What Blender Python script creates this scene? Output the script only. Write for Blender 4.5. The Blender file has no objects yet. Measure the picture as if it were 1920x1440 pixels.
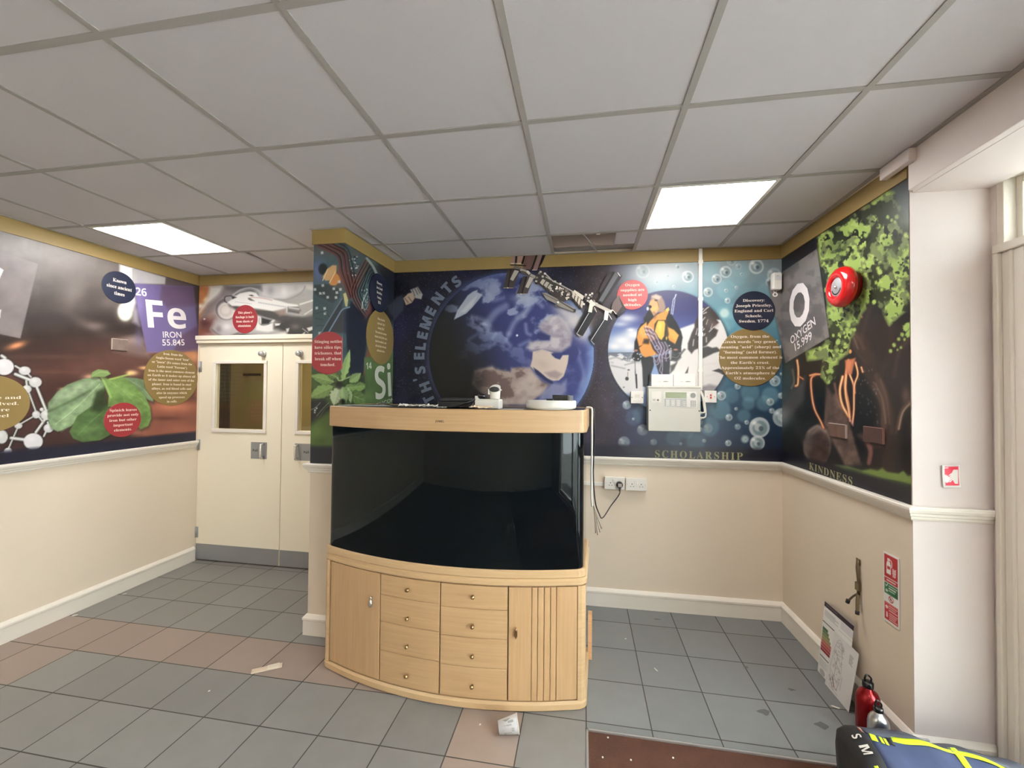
import bpy, bmesh, math, random
import numpy as np
from mathutils import Vector, Matrix
PI = math.pi
scene = bpy.context.scene
COL = scene.collection

# ---------------------------------------------------------------- camera
YAW, PITCH, ROLL, FOC = -0.1683, 0.018, 0.0089, 782.75
CH = 1.5933          # eye height
ZC = 2.651           # ceiling height
def cam_axes():
    cy, sy = math.cos(YAW), math.sin(YAW); cp, sp = math.cos(PITCH), math.sin(PITCH)
    f = np.array([sy*cp, cy*cp, sp]); r = np.array([cy, -sy, 0.0]); u = np.cross(r, f)
    cr, sr = math.cos(ROLL), math.sin(ROLL)
    return np.array([cr*r + sr*u, -sr*r + cr*u, f])
AX = cam_axes()
cam_data = bpy.data.cameras.new('camera'); cam = bpy.data.objects.new('camera', cam_data); COL.objects.link(cam)
cam_data.sensor_width = 36.0; cam_data.lens = FOC/1920*36.0
cam_data.clip_start = 0.05
m = Matrix.Identity(4)
for i in range(3):
    m[i][0] = AX[0][i]; m[i][1] = AX[1][i]; m[i][2] = -AX[2][i]
m[2][3] = CH
cam.matrix_world = m
scene.camera = cam

# ---------------------------------------------------------------- world, exposure
scene.view_settings.view_transform = 'Standard'
try: scene.view_settings.look = 'None'
except Exception: pass
scene.view_settings.gamma = 1.0
scene.view_settings.use_curve_mapping = False
scene.view_settings.exposure = 0.10
world = bpy.data.worlds.new('daylight'); scene.world = world; world.use_nodes = True
bg = world.node_tree.nodes['Background']
bg.inputs[0].default_value = (0.76, 0.87, 1.0, 1); bg.inputs[1].default_value = 42.0
LAMP = 25.0                         # strength of the ceiling panels
LAMP_COL = (1.0, 0.98, 0.955)

# ---------------------------------------------------------------- helpers
def lin(c):
    c = np.asarray(c, float)/255.0
    return np.where(c <= 0.04045, c/12.92, ((c+0.055)/1.055)**2.4)
def rgb(r, g, b): return tuple(float(v) for v in lin((r, g, b)))

def mat(name, col, rough=0.5, metal=0.0, spec=0.5, bump=0.0, bscale=200.0, vary=0.0, vscale=3.0, trans=0.0, emit=None, estr=0.0, coat=0.0, stretch=(1,1,1)):
    mt = bpy.data.materials.new(name); mt.use_nodes = True
    nt = mt.node_tree; b = nt.nodes['Principled BSDF']
    b.inputs['Base Color'].default_value = (*col, 1); b.inputs['Roughness'].default_value = rough
    b.inputs['Metallic'].default_value = metal; b.inputs['Specular IOR Level'].default_value = spec
    b.inputs['Transmission Weight'].default_value = trans
    b.inputs['Coat Weight'].default_value = coat
    if emit:
        b.inputs['Emission Color'].default_value = (*emit, 1); b.inputs['Emission Strength'].default_value = estr
    tc = nt.nodes.new('ShaderNodeTexCoord'); mp = nt.nodes.new('ShaderNodeMapping')
    mp.inputs['Scale'].default_value = stretch
    nt.links.new(tc.outputs['Object'], mp.inputs['Vector'])
    if vary > 0:
        n = nt.nodes.new('ShaderNodeTexNoise'); n.inputs['Scale'].default_value = vscale; n.inputs['Detail'].default_value = 6
        nt.links.new(mp.outputs[0], n.inputs['Vector'])
        mx = nt.nodes.new('ShaderNodeMix'); mx.data_type = 'RGBA'
        mx.inputs['A'].default_value = (*[max(0, v*(1-vary)) for v in col], 1)
        mx.inputs['B'].default_value = (*[min(1, v*(1+vary)) for v in col], 1)
        nt.links.new(n.outputs['Fac'], mx.inputs['Factor']); nt.links.new(mx.outputs['Result'], b.inputs['Base Color'])
    if bump > 0:
        n2 = nt.nodes.new('ShaderNodeTexNoise'); n2.inputs['Scale'].default_value = bscale; n2.inputs['Detail'].default_value = 3
        nt.links.new(mp.outputs[0], n2.inputs['Vector'])
        bp = nt.nodes.new('ShaderNodeBump'); bp.inputs['Strength'].default_value = bump; bp.inputs['Distance'].default_value = 0.002
        nt.links.new(n2.outputs['Fac'], bp.inputs['Height']); nt.links.new(bp.outputs[0], b.inputs['Normal'])
    return mt

def attr_mat(name, rough=0.5, spec=0.4, bump=0.0, bscale=300, noise=0.0):
    mt = bpy.data.materials.new(name); mt.use_nodes = True
    nt = mt.node_tree; b = nt.nodes['Principled BSDF']
    a = nt.nodes.new('ShaderNodeAttribute'); a.attribute_name = 'Col'
    b.inputs['Roughness'].default_value = rough; b.inputs['Specular IOR Level'].default_value = spec
    if noise > 0:
        tc = nt.nodes.new('ShaderNodeTexCoord'); n = nt.nodes.new('ShaderNodeTexNoise'); n.inputs['Scale'].default_value = 9; n.inputs['Detail'].default_value = 8
        nt.links.new(tc.outputs['Object'], n.inputs['Vector'])
        mr = nt.nodes.new('ShaderNodeMapRange'); mr.inputs['To Min'].default_value = 1-noise; mr.inputs['To Max'].default_value = 1+noise
        nt.links.new(n.outputs['Fac'], mr.inputs['Value'])
        vm = nt.nodes.new('ShaderNodeVectorMath'); vm.operation = 'SCALE'
        nt.links.new(a.outputs['Color'], vm.inputs[0]); nt.links.new(mr.outputs[0], vm.inputs['Scale'])
        nt.links.new(vm.outputs[0], b.inputs['Base Color'])
        mr2 = nt.nodes.new('ShaderNodeMapRange'); mr2.inputs['To Min'].default_value = rough-.12; mr2.inputs['To Max'].default_value = rough+.2
        nt.links.new(n.outputs['Fac'], mr2.inputs['Value']); nt.links.new(mr2.outputs[0], b.inputs['Roughness'])
    else:
        nt.links.new(a.outputs['Color'], b.inputs['Base Color'])
    if bump > 0:
        n2 = nt.nodes.new('ShaderNodeTexNoise'); n2.inputs['Scale'].default_value = bscale
        bp = nt.nodes.new('ShaderNodeBump'); bp.inputs['Strength'].default_value = bump; bp.inputs['Distance'].default_value = 0.001
        nt.links.new(n2.outputs['Fac'], bp.inputs['Height']); nt.links.new(bp.outputs[0], b.inputs['Normal'])
    return mt

def wood_mat(name, c1, c2, rough=0.42, axis='x'):
    mt = bpy.data.materials.new(name); mt.use_nodes = True
    nt = mt.node_tree; b = nt.nodes['Principled BSDF']; b.inputs['Roughness'].default_value = rough
    tc = nt.nodes.new('ShaderNodeTexCoord'); mp = nt.nodes.new('ShaderNodeMapping')
    mp.inputs['Scale'].default_value = (1.5, 1.5, 45) if axis == 'x' else (45, 45, 1.5)
    n = nt.nodes.new('ShaderNodeTexNoise'); n.inputs['Scale'].default_value = 2.0; n.inputs['Detail'].default_value = 8; n.inputs['Distortion'].default_value = 0.6
    cr = nt.nodes.new('ShaderNodeValToRGB')
    cr.color_ramp.elements[0].position = 0.3; cr.color_ramp.elements[0].color = (*c1, 1)
    cr.color_ramp.elements[1].position = 0.7; cr.color_ramp.elements[1].color = (*c2, 1)
    nt.links.new(tc.outputs['Object'], mp.inputs[0]); nt.links.new(mp.outputs[0], n.inputs['Vector'])
    nt.links.new(n.outputs['Fac'], cr.inputs[0]); nt.links.new(cr.outputs[0], b.inputs['Base Color'])
    return mt

class MB:
    """collects faces, becomes ONE mesh object"""
    def __init__(self): self.v = []; self.f = []; self.m = []; self.s = []
    def add(self, vs, fs, mi=0, smooth=False):
        o = len(self.v); self.v += [tuple(map(float, p)) for p in vs]
        for f in fs: self.f.append([i+o for i in f]); self.m.append(mi); self.s.append(smooth)
        return self
    def box(self, a, b, mi=0, M=None):
        x0,y0,z0 = a; x1,y1,z1 = b
        vs = [(x0,y0,z0),(x1,y0,z0),(x1,y1,z0),(x0,y1,z0),(x0,y0,z1),(x1,y0,z1),(x1,y1,z1),(x0,y1,z1)]
        if M is not None: vs = [tuple(M @ Vector(p)) for p in vs]
        return self.add(vs, [(0,3,2,1),(4,5,6,7),(0,1,5,4),(1,2,6,5),(2,3,7,6),(3,0,4,7)], mi)
    def prism(self, base, top, mi=0, smooth=False, capb=True, capt=True):
        n = len(base); vs = list(base)+list(top)
        self.add(vs, [(i,(i+1)%n,n+(i+1)%n,n+i) for i in range(n)], mi, smooth)
        if capb: self.add(base, [tuple(range(n))[::-1]], mi)
        if capt: self.add(top, [tuple(range(n))], mi)
        return self
    def rings(self, rings, mi=0, smooth=True, cap0=True, cap1=True, closed=True):
        n = len(rings[0]); o = len(self.v)
        self.v += [tuple(map(float, p)) for r in rings for p in r]
        for k in range(len(rings)-1):
            for i in range(n if closed else n-1):
                j = (i+1) % n
                self.f.append([o+k*n+i, o+k*n+j, o+(k+1)*n+j, o+(k+1)*n+i]); self.m.append(mi); self.s.append(smooth)
        if cap0: self.f.append([o+i for i in range(n)][::-1]); self.m.append(mi); self.s.append(False)
        if cap1: self.f.append([o+(len(rings)-1)*n+i for i in range(n)]); self.m.append(mi); self.s.append(False)
        return self
    def lathe(self, prof, M=None, mi=0, n=32, smooth=True, cap0=True, cap1=True):
        rs = []
        for r, z in prof:
            ring = [Vector((r*math.cos(2*PI*i/n), r*math.sin(2*PI*i/n), z)) for i in range(n)]
            if M is not None: ring = [M @ p for p in ring]
            rs.append(ring)
        return self.rings(rs, mi, smooth, cap0, cap1)
    def tube(self, pts, r, mi=0, n=8, flat=None):
        pts = [Vector(p) for p in pts]
        rs = []
        up = None
        for i, p in enumerate(pts):
            t = (pts[min(i+1, len(pts)-1)] - pts[max(i-1, 0)]).normalized()
            if up is None:
                up = Vector((0,0,1)) if abs(t.z) < .9 else Vector((1,0,0))
            a = t.cross(up).normalized(); b2 = a.cross(t).normalized(); up = b2
            rr = r[i] if isinstance(r, (list, tuple)) else r
            fy = flat or 1.0
            rs.append([p + a*math.cos(2*PI*k/n)*rr + b2*math.sin(2*PI*k/n)*rr*fy for k in range(n)])
        return self.rings(rs, mi, True)
    def build(self, name, mats, parent=None, bevel=0.0, seg=2):
        me = bpy.data.meshes.new(name); me.from_pydata(self.v, [], self.f)
        if not isinstance(mats, (list, tuple)): mats = [mats]
        for x in mats: me.materials.append(x)
        me.polygons.foreach_set('material_index', self.m)
        me.polygons.foreach_set('use_smooth', self.s)
        bm = bmesh.new(); bm.from_mesh(me)
        bmesh.ops.recalc_face_normals(bm, faces=bm.faces); bm.to_mesh(me); bm.free()
        me.update()
        o = bpy.data.objects.new(name, me); COL.objects.link(o)
        if parent is not None:
            o.parent = parent
            o.matrix_parent_inverse = Matrix.LocRotScale(parent.location, parent.rotation_euler, None).inverted()
        if bevel > 0:
            md = o.modifiers.new('bevel', 'BEVEL'); md.width = bevel; md.segments = seg; md.limit_method = 'ANGLE'; md.angle_limit = math.radians(40)
            md.harden_normals = False
        return o

def catmull(pts, k=6):
    P = [Vector(p) for p in pts]; P = [2*P[0]-P[1]] + P + [2*P[-1]-P[-2]]; out = []
    for i in range(1, len(P)-2):
        for j in range(k):
            t = j/k
            out.append(0.5*((2*P[i]) + (P[i+1]-P[i-1])*t + (2*P[i-1]-5*P[i]+4*P[i+1]-P[i+2])*t*t + (3*P[i]-P[i-1]-3*P[i+1]+P[i+2])*t**3))
    out.append(P[-2]); return out

def tag(o, label=None, cat=None, group=None, kind=None):
    if label: o['label'] = label
    if cat: o['category'] = cat
    if group: o['group'] = group
    if kind: o['kind'] = kind
    return o
def empty(name, loc, label, cat, group=None, rz=0.0):
    o = bpy.data.objects.new(name, None); COL.objects.link(o); o.location = loc; o.rotation_euler = (0,0,rz)
    o.empty_display_size = 0.05
    return tag(o, label, cat, group)
def struct(o): o['kind'] = 'structure'; return o

# ---- camera maths used to lay printed artwork on the real wall planes (traced once, in wall coordinates)
def ray(u, v): return AX.T @ np.array([(u-960)/FOC, (720-v)/FOC, 1.0])
def pix(P):
    q = (np.asarray(P, float) - np.array([0,0,CH])) @ AX.T
    return 960+FOC*q[...,0]/q[...,2], 720-FOC*q[...,1]/q[...,2]
def atz(u, v, z): d = ray(u, v); t = (z-CH)/d[2]; return d*t+np.array([0,0,CH])
def aty(u, v, y): d = ray(u, v); t = y/d[1]; return d*t+np.array([0,0,CH])
def atx(u, v, x): d = ray(u, v); t = x/d[0]; return d*t+np.array([0,0,CH])

class Wall:
    def __init__(self, p0, p1):
        self.p0 = np.array([*p0, 0.0]); d = np.array([p1[0]-p0[0], p1[1]-p0[1], 0.0]); self.L = float(np.linalg.norm(d))
        self.e = d/self.L; self.n = np.array([self.e[1], -self.e[0], 0.0])
    def pt(self, s, z, d=0.0): return self.p0 + self.e*s + self.n*d + np.array([0,0,z])
    def hit(self, u, v, d=0.0):
        r = ray(u, v); o = np.array([0,0,CH]); t = np.dot(self.p0+self.n*d-o, self.n)/np.dot(r, self.n)
        P = o + r*t; return float(np.dot(P-self.p0, self.e)), float(P[2])
    def box(self, mb, s0, s1, z0, z1, d0, d1, mi=0):
        c = [self.pt(s, z, d) for z in (z0, z1) for (s, d) in ((s0,d0),(s1,d0),(s1,d1),(s0,d1))]
        mb.add(c, [(0,3,2,1),(4,5,6,7),(0,1,5,4),(1,2,6,5),(2,3,7,6),(3,0,4,7)], mi)
        return mb
    def M(self, s, z, d=0.0):      # local x = along, y = up, z = out of the wall
        m = Matrix.Identity(4); P = self.pt(s, z, d)
        for i in range(3): m[i][0] = self.e[i]; m[i][1] = (0,0,1)[i]; m[i][2] = self.n[i]; m[i][3] = P[i]
        return m
LW = Wall((-3.55,-2.5), (-3.55,3.35)); DW = Wall((-3.55,3.35), (-1.765,3.35)); PL = Wall((-1.765,3.35), (-1.765,2.495))
PF = Wall((-1.765,2.495), (-1.545,2.495)); PR = Wall((-1.545,2.495), (-1.53,3.192)); BW = Wall((-1.53,3.192), (1.395,3.243))
RW = Wall((1.395,3.243), (1.42,2.10)); RC = Wall((1.42,2.10), (1.72,2.10)); OW = Wall((1.72,2.10), (1.72,-2.5)); KW = Wall((1.72,-2.5), (-3.55,-2.5))

# ---- lettering: outlines from the built-in font, returned as flat faces
_tc = {}
def style(s, st):
    out = ''
    for ch in s:
        o = ord(ch)
        if st == 'serif':
            if 65 <= o <= 90: ch = chr(0x1D400+o-65)
            elif 97 <= o <= 122: ch = chr(0x1D41A+o-97)
            elif 48 <= o <= 57: ch = chr(0x1D7CE+o-48)
        elif st == 'bold':
            if 65 <= o <= 90: ch = chr(0x1D5D4+o-65)
            elif 97 <= o <= 122: ch = chr(0x1D5EE+o-97)
            elif 48 <= o <= 57: ch = chr(0x1D7EC+o-48)
        out += ch
    return out
def glyphs(s, st='serif', space=1.0, fat=0.0, res=3):
    k = (s, st, space, fat)
    if k in _tc: return _tc[k]
    c = bpy.data.curves.new('lettering', 'FONT'); c.body = style(s, st); c.resolution_u = res; c.space_character = space; c.offset = fat
    o = bpy.data.objects.new('lettering', c)
    me = bpy.data.meshes.new_from_object(o)
    vs = [(v.co.x, v.co.y) for v in me.vertices]; fs = [tuple(p.vertices) for p in me.polygons]
    bpy.data.objects.remove(o); bpy.data.meshes.remove(me); bpy.data.curves.remove(c)
    xs = [v[0] for v in vs]; ys = [v[1] for v in vs]
    _tc[k] = (vs, fs, min(xs), max(xs), min(ys), max(ys))
    return _tc[k]
def put_text(mb, M, s, cx, cy, w=None, h=None, st='serif', mi=0, rot=0.0, z=0.0, space=1.0, fat=0.0, base=None, sx=1.0):
    """centred text in the local frame M; w = total width or h = cap height"""
    vs, fs, x0, x1, y0, y1 = glyphs(s, st, space, fat)
    k = w/(x1-x0) if w else h/0.69
    ky = (h/0.69) if (h and w) else k
    if not w: kx = k*sx
    else: kx = k
    cr, sr = math.cos(rot), math.sin(rot); out = []
    ym = 0.345
    for x, y in vs:
        X = (x-(x0+x1)/2)*kx; Y = (y-ym)*ky
        out.append(tuple(M @ Vector((cx+X*cr-Y*sr, cy+X*sr+Y*cr, z))))
    mb.add(out, fs, mi)

# ---------------------------------------------------------------- materials
M_wall = mat('cream_paint', rgb(222,206,186), 0.75, bump=0.25, bscale=260, vary=0.03, vscale=2.5)
M_white = mat('white_gloss_paint', rgb(232,224,212), 0.38, vary=0.02, bump=0.08, bscale=40)
M_recess = mat('white_wall_paint', rgb(222,210,206), 0.7, bump=0.25, bscale=240, vary=0.02)
M_door = mat('cream_gloss_paint', rgb(238,228,206), 0.42, vary=0.015, bump=0.06, bscale=60)
M_tile_c = mat('ceiling_tile', rgb(198,193,196), 0.9, bump=0.35, bscale=420, vary=0.025, vscale=1.3)
M_tee = mat('ceiling_grid', rgb(158,153,148), 0.6)
M_void = mat('ceiling_void', rgb(96,84,78), 0.9, vary=0.2)
M_gold = mat('gold_paint', rgb(138,114,66), 0.5, vary=0.05)
M_dark = mat('black_plastic', rgb(22,22,24), 0.35)
M_chrome = mat('chrome', (0.75,0.75,0.75), 0.22, 1.0)
M_steel = mat('brushed_steel', (0.50,0.50,0.50), 0.42, 0.75, vary=0.04)
M_kick = mat('grey_kick_plate', rgb(150,150,150), 0.4, 0.35, vary=0.06)
M_plast = mat('white_plastic', rgb(228,224,216), 0.4)
M_grout = mat('grout', rgb(72,68,62), 0.9, vary=0.2, vscale=20)
M_ink = mat('black_ink', rgb(30,30,30), 0.6)
M_grey_ink = mat('grey_ink', rgb(120,118,114), 0.6)
M_brick = mat('corridor_wall', rgb(190,174,128), 0.8, vary=0.08, vscale=5)
M_dkdoor = mat('corridor_door', rgb(70,62,50), 0.6)

# ---------------------------------------------------------------- floor
def c_attr(me, cols, domain='CORNER'):
    a = me.color_attributes.new('Col', 'FLOAT_COLOR', domain)
    arr = np.ones((len(cols), 4), np.float32); arr[:, :3] = cols
    a.data.foreach_set('color', arr.ravel())
FX, FY, SU, SV = -3.025, 1.163, 0.305, 0.3073
M_floor = attr_mat('quarry_tiles', 0.42, 0.45, bump=0.1, bscale=120, noise=0.13)
def build_floor():
    rnd = random.Random(4)
    v = []; f = []; cols = []
    g = 0.0028
    def quad(x0, x1, y0, y1, z, c):
        o = len(v); v.extend([(x0,y0,z),(x1,y0,z),(x1,y1,z),(x0,y1,z)]); f.append((o,o+1,o+2,o+3)); cols.extend([c]*4)
    for i in range(-3, 17):
        for j in range(-13, 9):
            x0 = FX+SU*i+g; x1 = FX+SU*(i+1)-g; y0 = FY+SV*j+g; y1 = FY+SV*(j+1)-g
            x0 = max(x0, -3.55); x1 = min(x1, 1.9); y0 = max(y0, -2.5); y1 = min(y1, 3.43)
            if x1 <= x0 or y1 <= y0: continue
            k = rnd.uniform(.93, 1.06)
            c = np.array(rgb(127,124,121))*k
            if x0 > 0.0: c = np.array(rgb(120,121,121))*k
            pink = (j == 3 and i <= 7) or (j == 2 and i < 0) or (i == 8 and j in (1, 2))
            if pink: c = np.array(rgb(146,128,118))*k
            # tiles end at the entrance mat well
            if x1 > 0.03 and y0 < 2.03:
                if x0 > 0.0 and y1 <= 2.045: continue
                if x0 > 0.0: y0 = 2.045
            quad(x0, x1, y0, y1, 0.0, c)
    # tiles beyond the mat's left edge are cut at the frame
    me = bpy.data.meshes.new('floor'); me.from_pydata(v, [], f); c_attr(me, np.array(cols)); me.materials.append(M_floor)
    o = bpy.data.objects.new('floor', me); COL.objects.link(o); struct(o)
    mb = MB(); mb.box((-3.75,-2.6,-0.06), (0.022,4.7,-0.0022)); mb.box((0.022,2.045,-0.06), (2.4,4.7,-0.0022)); mb.box((0.022,-2.6,-0.06), (2.4,2.045,-0.02))
    struct(mb.build('floor_bed', M_grout, o))
    return o
FLOOR = build_floor()
M_stain = mat('floor_stain', rgb(92,92,88), .6, vary=.25, vscale=60)
for u, v, a_, b_ in ((1432,1335,.040,.026),(1540,1360,.036,.030),(1399,1251,.020,.012),(1232,1161,.030,.010),(1484,1293,.022,.012)):
    P = atz(u, v, 0); q = [(P[0]+a_*math.cos(k*.5236)*(.75+.25*math.sin(k*2.3+u)), P[1]+b_*math.sin(k*.5236)*(.75+.25*math.cos(k*1.7+v))) for k in range(12)]
    mb = MB(); mb.add([(x, y, .0004) for x, y in q], [tuple(range(12))]); mb.build('stain', M_stain, FLOOR)

# entrance mat, sunk in its metal frame
t = empty('entrance_mat', (0.9,1.0,-0.019), 'worn rust brown entrance mat sunk in the tiled floor with a thin metal edge', 'mat')
M_mat = mat('mat_pile', rgb(72,40,24), 0.95, bump=1.0, bscale=180, vary=0.35, vscale=9)
MB().box((0.036,-1.6,-0.0195), (1.71,2.030,-0.004)).build('mat_pile', M_mat, t)
mb = MB(); mb.box((0.026,2.030,-0.0195), (1.71,2.040,0.003)); mb.box((0.024,-1.6,-0.0195), (0.034,2.040,0.003))
mb.build('metal_edge', M_steel, t)

# ---------------------------------------------------------------- walls
def wall(name, W, s0=None, s1=None, z0=0.0, z1=2.70, th=0.1, m=M_wall, parts=None):
    mb = MB()
    for (a, b, c, d) in (parts or [(s0 if s0 is not None else 0.0, s1 if s1 is not None else W.L, z0, z1)]):
        W.box(mb, a, b, c, d, -th, 0.0)
    return struct(mb.build(name, m))
wall('wall_left', LW, z0=-0.01, s0=-0.1, s1=LW.L+0.1)
wall('wall_doors', DW, parts=[(0.0, DW.L, 2.05, 2.70)], th=0.06)
mb = MB(); P = [(-1.765,3.40),(-1.765,2.495),(-1.545,2.495),(-1.53,3.192),(-1.53,3.40)]
mb.prism([(x,y,-0.01) for x,y in P], [(x,y,2.70) for x,y in P]); struct(mb.build('wall_pillar', M_wall))
wall('wall_back', BW, z0=-0.01, s1=BW.L+0.1)
mb = MB(); P = [(1.395,3.243),(1.42,2.10),(1.86,2.10),(1.86,3.36),(1.395,3.36)]
mb.prism([(x,y,-0.01) for x,y in P], [(x,y,2.70) for x,y in P]); o = struct(mb.build('wall_right', M_wall))
mb = MB(); RC.box(mb, 0.0005, 0.31, -0.01, 2.49, 0.0, 0.004); struct(mb.build('wall_recess', M_recess))
wall('wall_behind', KW, z0=-0.01, s0=-0.2, s1=KW.L+0.1)
# outer wall of the entrance, with its openings: s runs toward the camera from the recess
OWs = lambda y: 2.10-y
wall('wall_outer', OW, th=0.14, m=M_recess, parts=[(0.0, 0.03, -0.01, 2.70), (0.03, 4.6, 2.52, 2.70), (0.03, 1.30, -0.01, 0.0), (3.9, 4.7, -0.01, 2.70), (1.22, 1.34, -0.01, 2.52), (1.34,3.9,-0.01,0.05)])
# boxed header over the entrance
mb = MB(); mb.box((1.395,-2.5,2.485), (1.43,2.07,2.70)); mb.box((1.43,-2.5,2.485), (1.72,2.098,2.50)); struct(mb.build('wall_header', M_recess, bevel=0.003))

# ---------------------------------------------------------------- ceiling
GX, GY = -1.432, 0.4087
def build_ceiling():
    mb = MB(); tee = MB()
    xs = [-3.55] + [GX+.6*i for i in range(-3, 5)] + [1.395]
    ys = [-2.5] + [GY+.6*i for i in range(-4, 5)] + [3.35]
    for a in range(len(xs)-1):
        for b in range(len(ys)-1):
            x0, x1, y0, y1 = xs[a], xs[a+1], ys[b], ys[b+1]
            cx, cy = (x0+x1)/2, (y0+y1)/2
            if (abs(cx-(GX+.6*3+.3)) < .1 or abs(cx-(GX-.6*3+.3)) < .1) and (abs(cy-(GY+.6*3+.3)) < .1 or abs(cy-(GY-.6*2+.3)) < .1): continue   # light panels
            if abs(cx-(GX+.6*2+.3)) < .1 and y0 > 2.7: continue   # missing tile
            e = 0.002
            if abs(cx-(GX-.6*2+.3)) < .1 and y0 > 2.7:         # a tile pushed out of line
                bot = [(x0+.075,y0+.004,ZC+.004),(x1,y0+.004,ZC+.004),(x1,y1,ZC+.004),(x0+.012,y1-.08,ZC+.004)]
                mb.prism(bot, [(p[0],p[1],ZC+.02) for p in bot]); continue
            mb.box((x0+e,y0+e,ZC+.0035), (x1-e,y1-e,ZC+.018))
    o = struct(mb.build('ceiling', M_tile_c))
    for x in xs[1:-1]:
        if abs(x-(GX-1.2)) < .01: tee.box((x-.012,-2.5,ZC), (x+.012,2.815,ZC+.004)); continue
        tee.box((x-.012,-2.5,ZC), (x+.012,3.35,ZC+.004))
    for y in ys[1:-1]: tee.box((-3.55,y-.012,ZC-.0003), (1.395,y+.012,ZC+.0035))
    # wall angles
    for (a, b) in (((-3.55,-2.5),(-3.527,3.35)), ((-3.55,3.327),(-1.765,3.35)), ((1.372,-2.5),(1.395,3.24)), ((-1.788,2.495),(-1.765,3.35))):
        tee.box((a[0],a[1],ZC-.001), (b[0],b[1],ZC+.003))
    mbb = tee
    BW.box(mbb, 0.0, BW.L, ZC-.001, ZC+.003, 0.0, 0.023); PF.box(mbb, -0.02, PF.L+0.02, ZC-.001, ZC+.003, 0.0, 0.023); PR.box(mbb, 0.0, PR.L, ZC-.001, ZC+.003, 0.0, 0.023)
    tg = mbb.build('ceiling_grid', M_tee, o); struct(tg)
    # void above
    mb = MB(); mb.box((-3.6,-2.6,3.02), (1.9,3.6,3.06)); mb.box((-3.6,3.4,2.6),(1.9,3.45,3.05)); mb.box((-3.65,-2.6,2.66),(-3.56,3.6,3.05)); mb.box((1.80,-2.6,2.70),(1.90,3.6,3.05)); mb.box((-3.6,-2.66,2.66),(1.9,-2.56,3.05))
    struct(mb.build('ceiling_void', M_void))
    mb = MB(); mb.box((-.6,3.0,2.74),(1.0,3.03,2.79)); mb.box((-.6,3.19,2.67),(1.0,3.205,2.70)); mb.box((0.10,2.0,2.86),(0.13,3.4,2.93)); struct(mb.build('ceiling_joist', mat('grey_joist', rgb(120,112,108), .7)))
build_ceiling()
# scrap of tile lying over the opening and the sagging hanger wire
mb = MB(); mb.box((0.215,2.815,ZC+.006), (0.355,3.06,ZC+.02)); tag(mb.build('ceiling_tile', M_tile_c), 'broken off piece of pale ceiling tile in the right corner of the open ceiling bay', 'ceiling tile')
mb = MB(); mb.tube(catmull([(-.02,2.80,ZC+.012),(0.02,2.95,ZC+.02),(0.07,3.10,ZC+.012),(0.10,3.21,ZC+.006)],5), 0.006, n=6); tag(mb.build('hanger_wire', M_tee), 'thin pale wire crossing the dark open ceiling bay', 'wire')

M_led = mat('led_diffuser', (0.9,0.9,0.9), 0.6, emit=LAMP_COL, estr=LAMP)
def panel(ix, iy, label):
    x0 = GX+.6*ix; y0 = GY+.6*iy
    t = empty('ceiling_light', (x0+.3,y0+.3,ZC), label, 'ceiling light', 'square light panels in the ceiling grid')
    mb = MB(); w = .018; a, b = .012, .588
    for (p, q, r, s) in ((a,a,b,a+w),(a,b-w,b,b),(a,a+w,a+w,b-w),(b-w,a+w,b,b-w)): mb.box((x0+p,y0+q,ZC-.002),(x0+r,y0+s,ZC+.012))
    mb.build('frame', M_plast, t)
    MB().box((x0+a+w,y0+a+w,ZC+.001),(x0+b-w,y0+b-w,ZC+.010)).build('diffuser', M_led, t)
panel(3, 3, 'glowing square light panel in the ceiling over the right part of the room')
panel(-3, 3, 'glowing square light panel in the ceiling near the left wall and double doors')
panel(3, -2, 'glowing square light panel in the ceiling behind the viewer on the right')
panel(-3, -2, 'glowing square light panel in the ceiling behind the viewer on the left')


# ---------------------------------------------------------------- mouldings
DADO = [(0,1.050),(.008,1.050),(.012,1.058),(.012,1.066),(.020,1.070),(.022,1.082),(.030,1.086),(.034,1.098),(.034,1.108),(.030,1.112),(0,1.112)]
BASE = [(0,0.001),(.020,0.001),(.020,.095),(.024,.100),(.024,.112),(.016,.122),(.008,.130),(0,.132)]
GOLD = [(0,2.556),(.010,2.556),(.010,2.6497),(0,2.6497)]
def mould(mb, W, prof, e0=0, e1=0, s0=0.0, s1=None):
    """e = -1 inside corner, +1 outside corner, 0 square end"""
    s1 = W.L if s1 is None else s1
    a = [W.pt(s0-e0*d, z, d) for d, z in prof]; b = [W.pt(s1+e1*d, z, d) for d, z in prof]
    mb.prism(a, b)
def run(name, prof, segs, m=M_white):
    mb = MB()
    for sg in segs: mould(mb, *sg[:1], prof, *sg[1:])
    return struct(mb.build(name, m))
run('trim_1', DADO, [(LW,0,0)]); run('trim_2', DADO, [(PL,0,1,0.0),(PF,1,1),(PR,1,-1),]); run('trim_3', DADO, [(BW,-1,-1)])
run('trim_4', DADO, [(RW,-1,1),(RC,1,0,0.0,0.295)])
run('baseboard_left', BASE, [(LW,0,0)]); run('baseboard_pillar', BASE, [(PL,0,1,0.03),(PF,1,1),(PR,1,-1)]); run('baseboard_back', BASE, [(BW,-1,-1)])
run('baseboard_right', BASE, [(RW,-1,1),(RC,1,0,0.0,0.295)])
run('trim_5', GOLD, [(LW,0,-1)], M_gold); run('trim_6', GOLD, [(DW,-1,-1)], M_gold); run('trim_7', GOLD, [(PL,-1,1),(PF,1,1),(PR,1,-1)], M_gold)
run('trim_8', GOLD, [(BW,-1,-1)], M_gold); run('trim_9', GOLD, [(RW,-1,0)], M_gold)
mb = MB(); mb.box((1.365,2.02,2.595), (1.396,2.20,2.6497)); struct(mb.build('trim_10', M_recess, bevel=.004))

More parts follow.
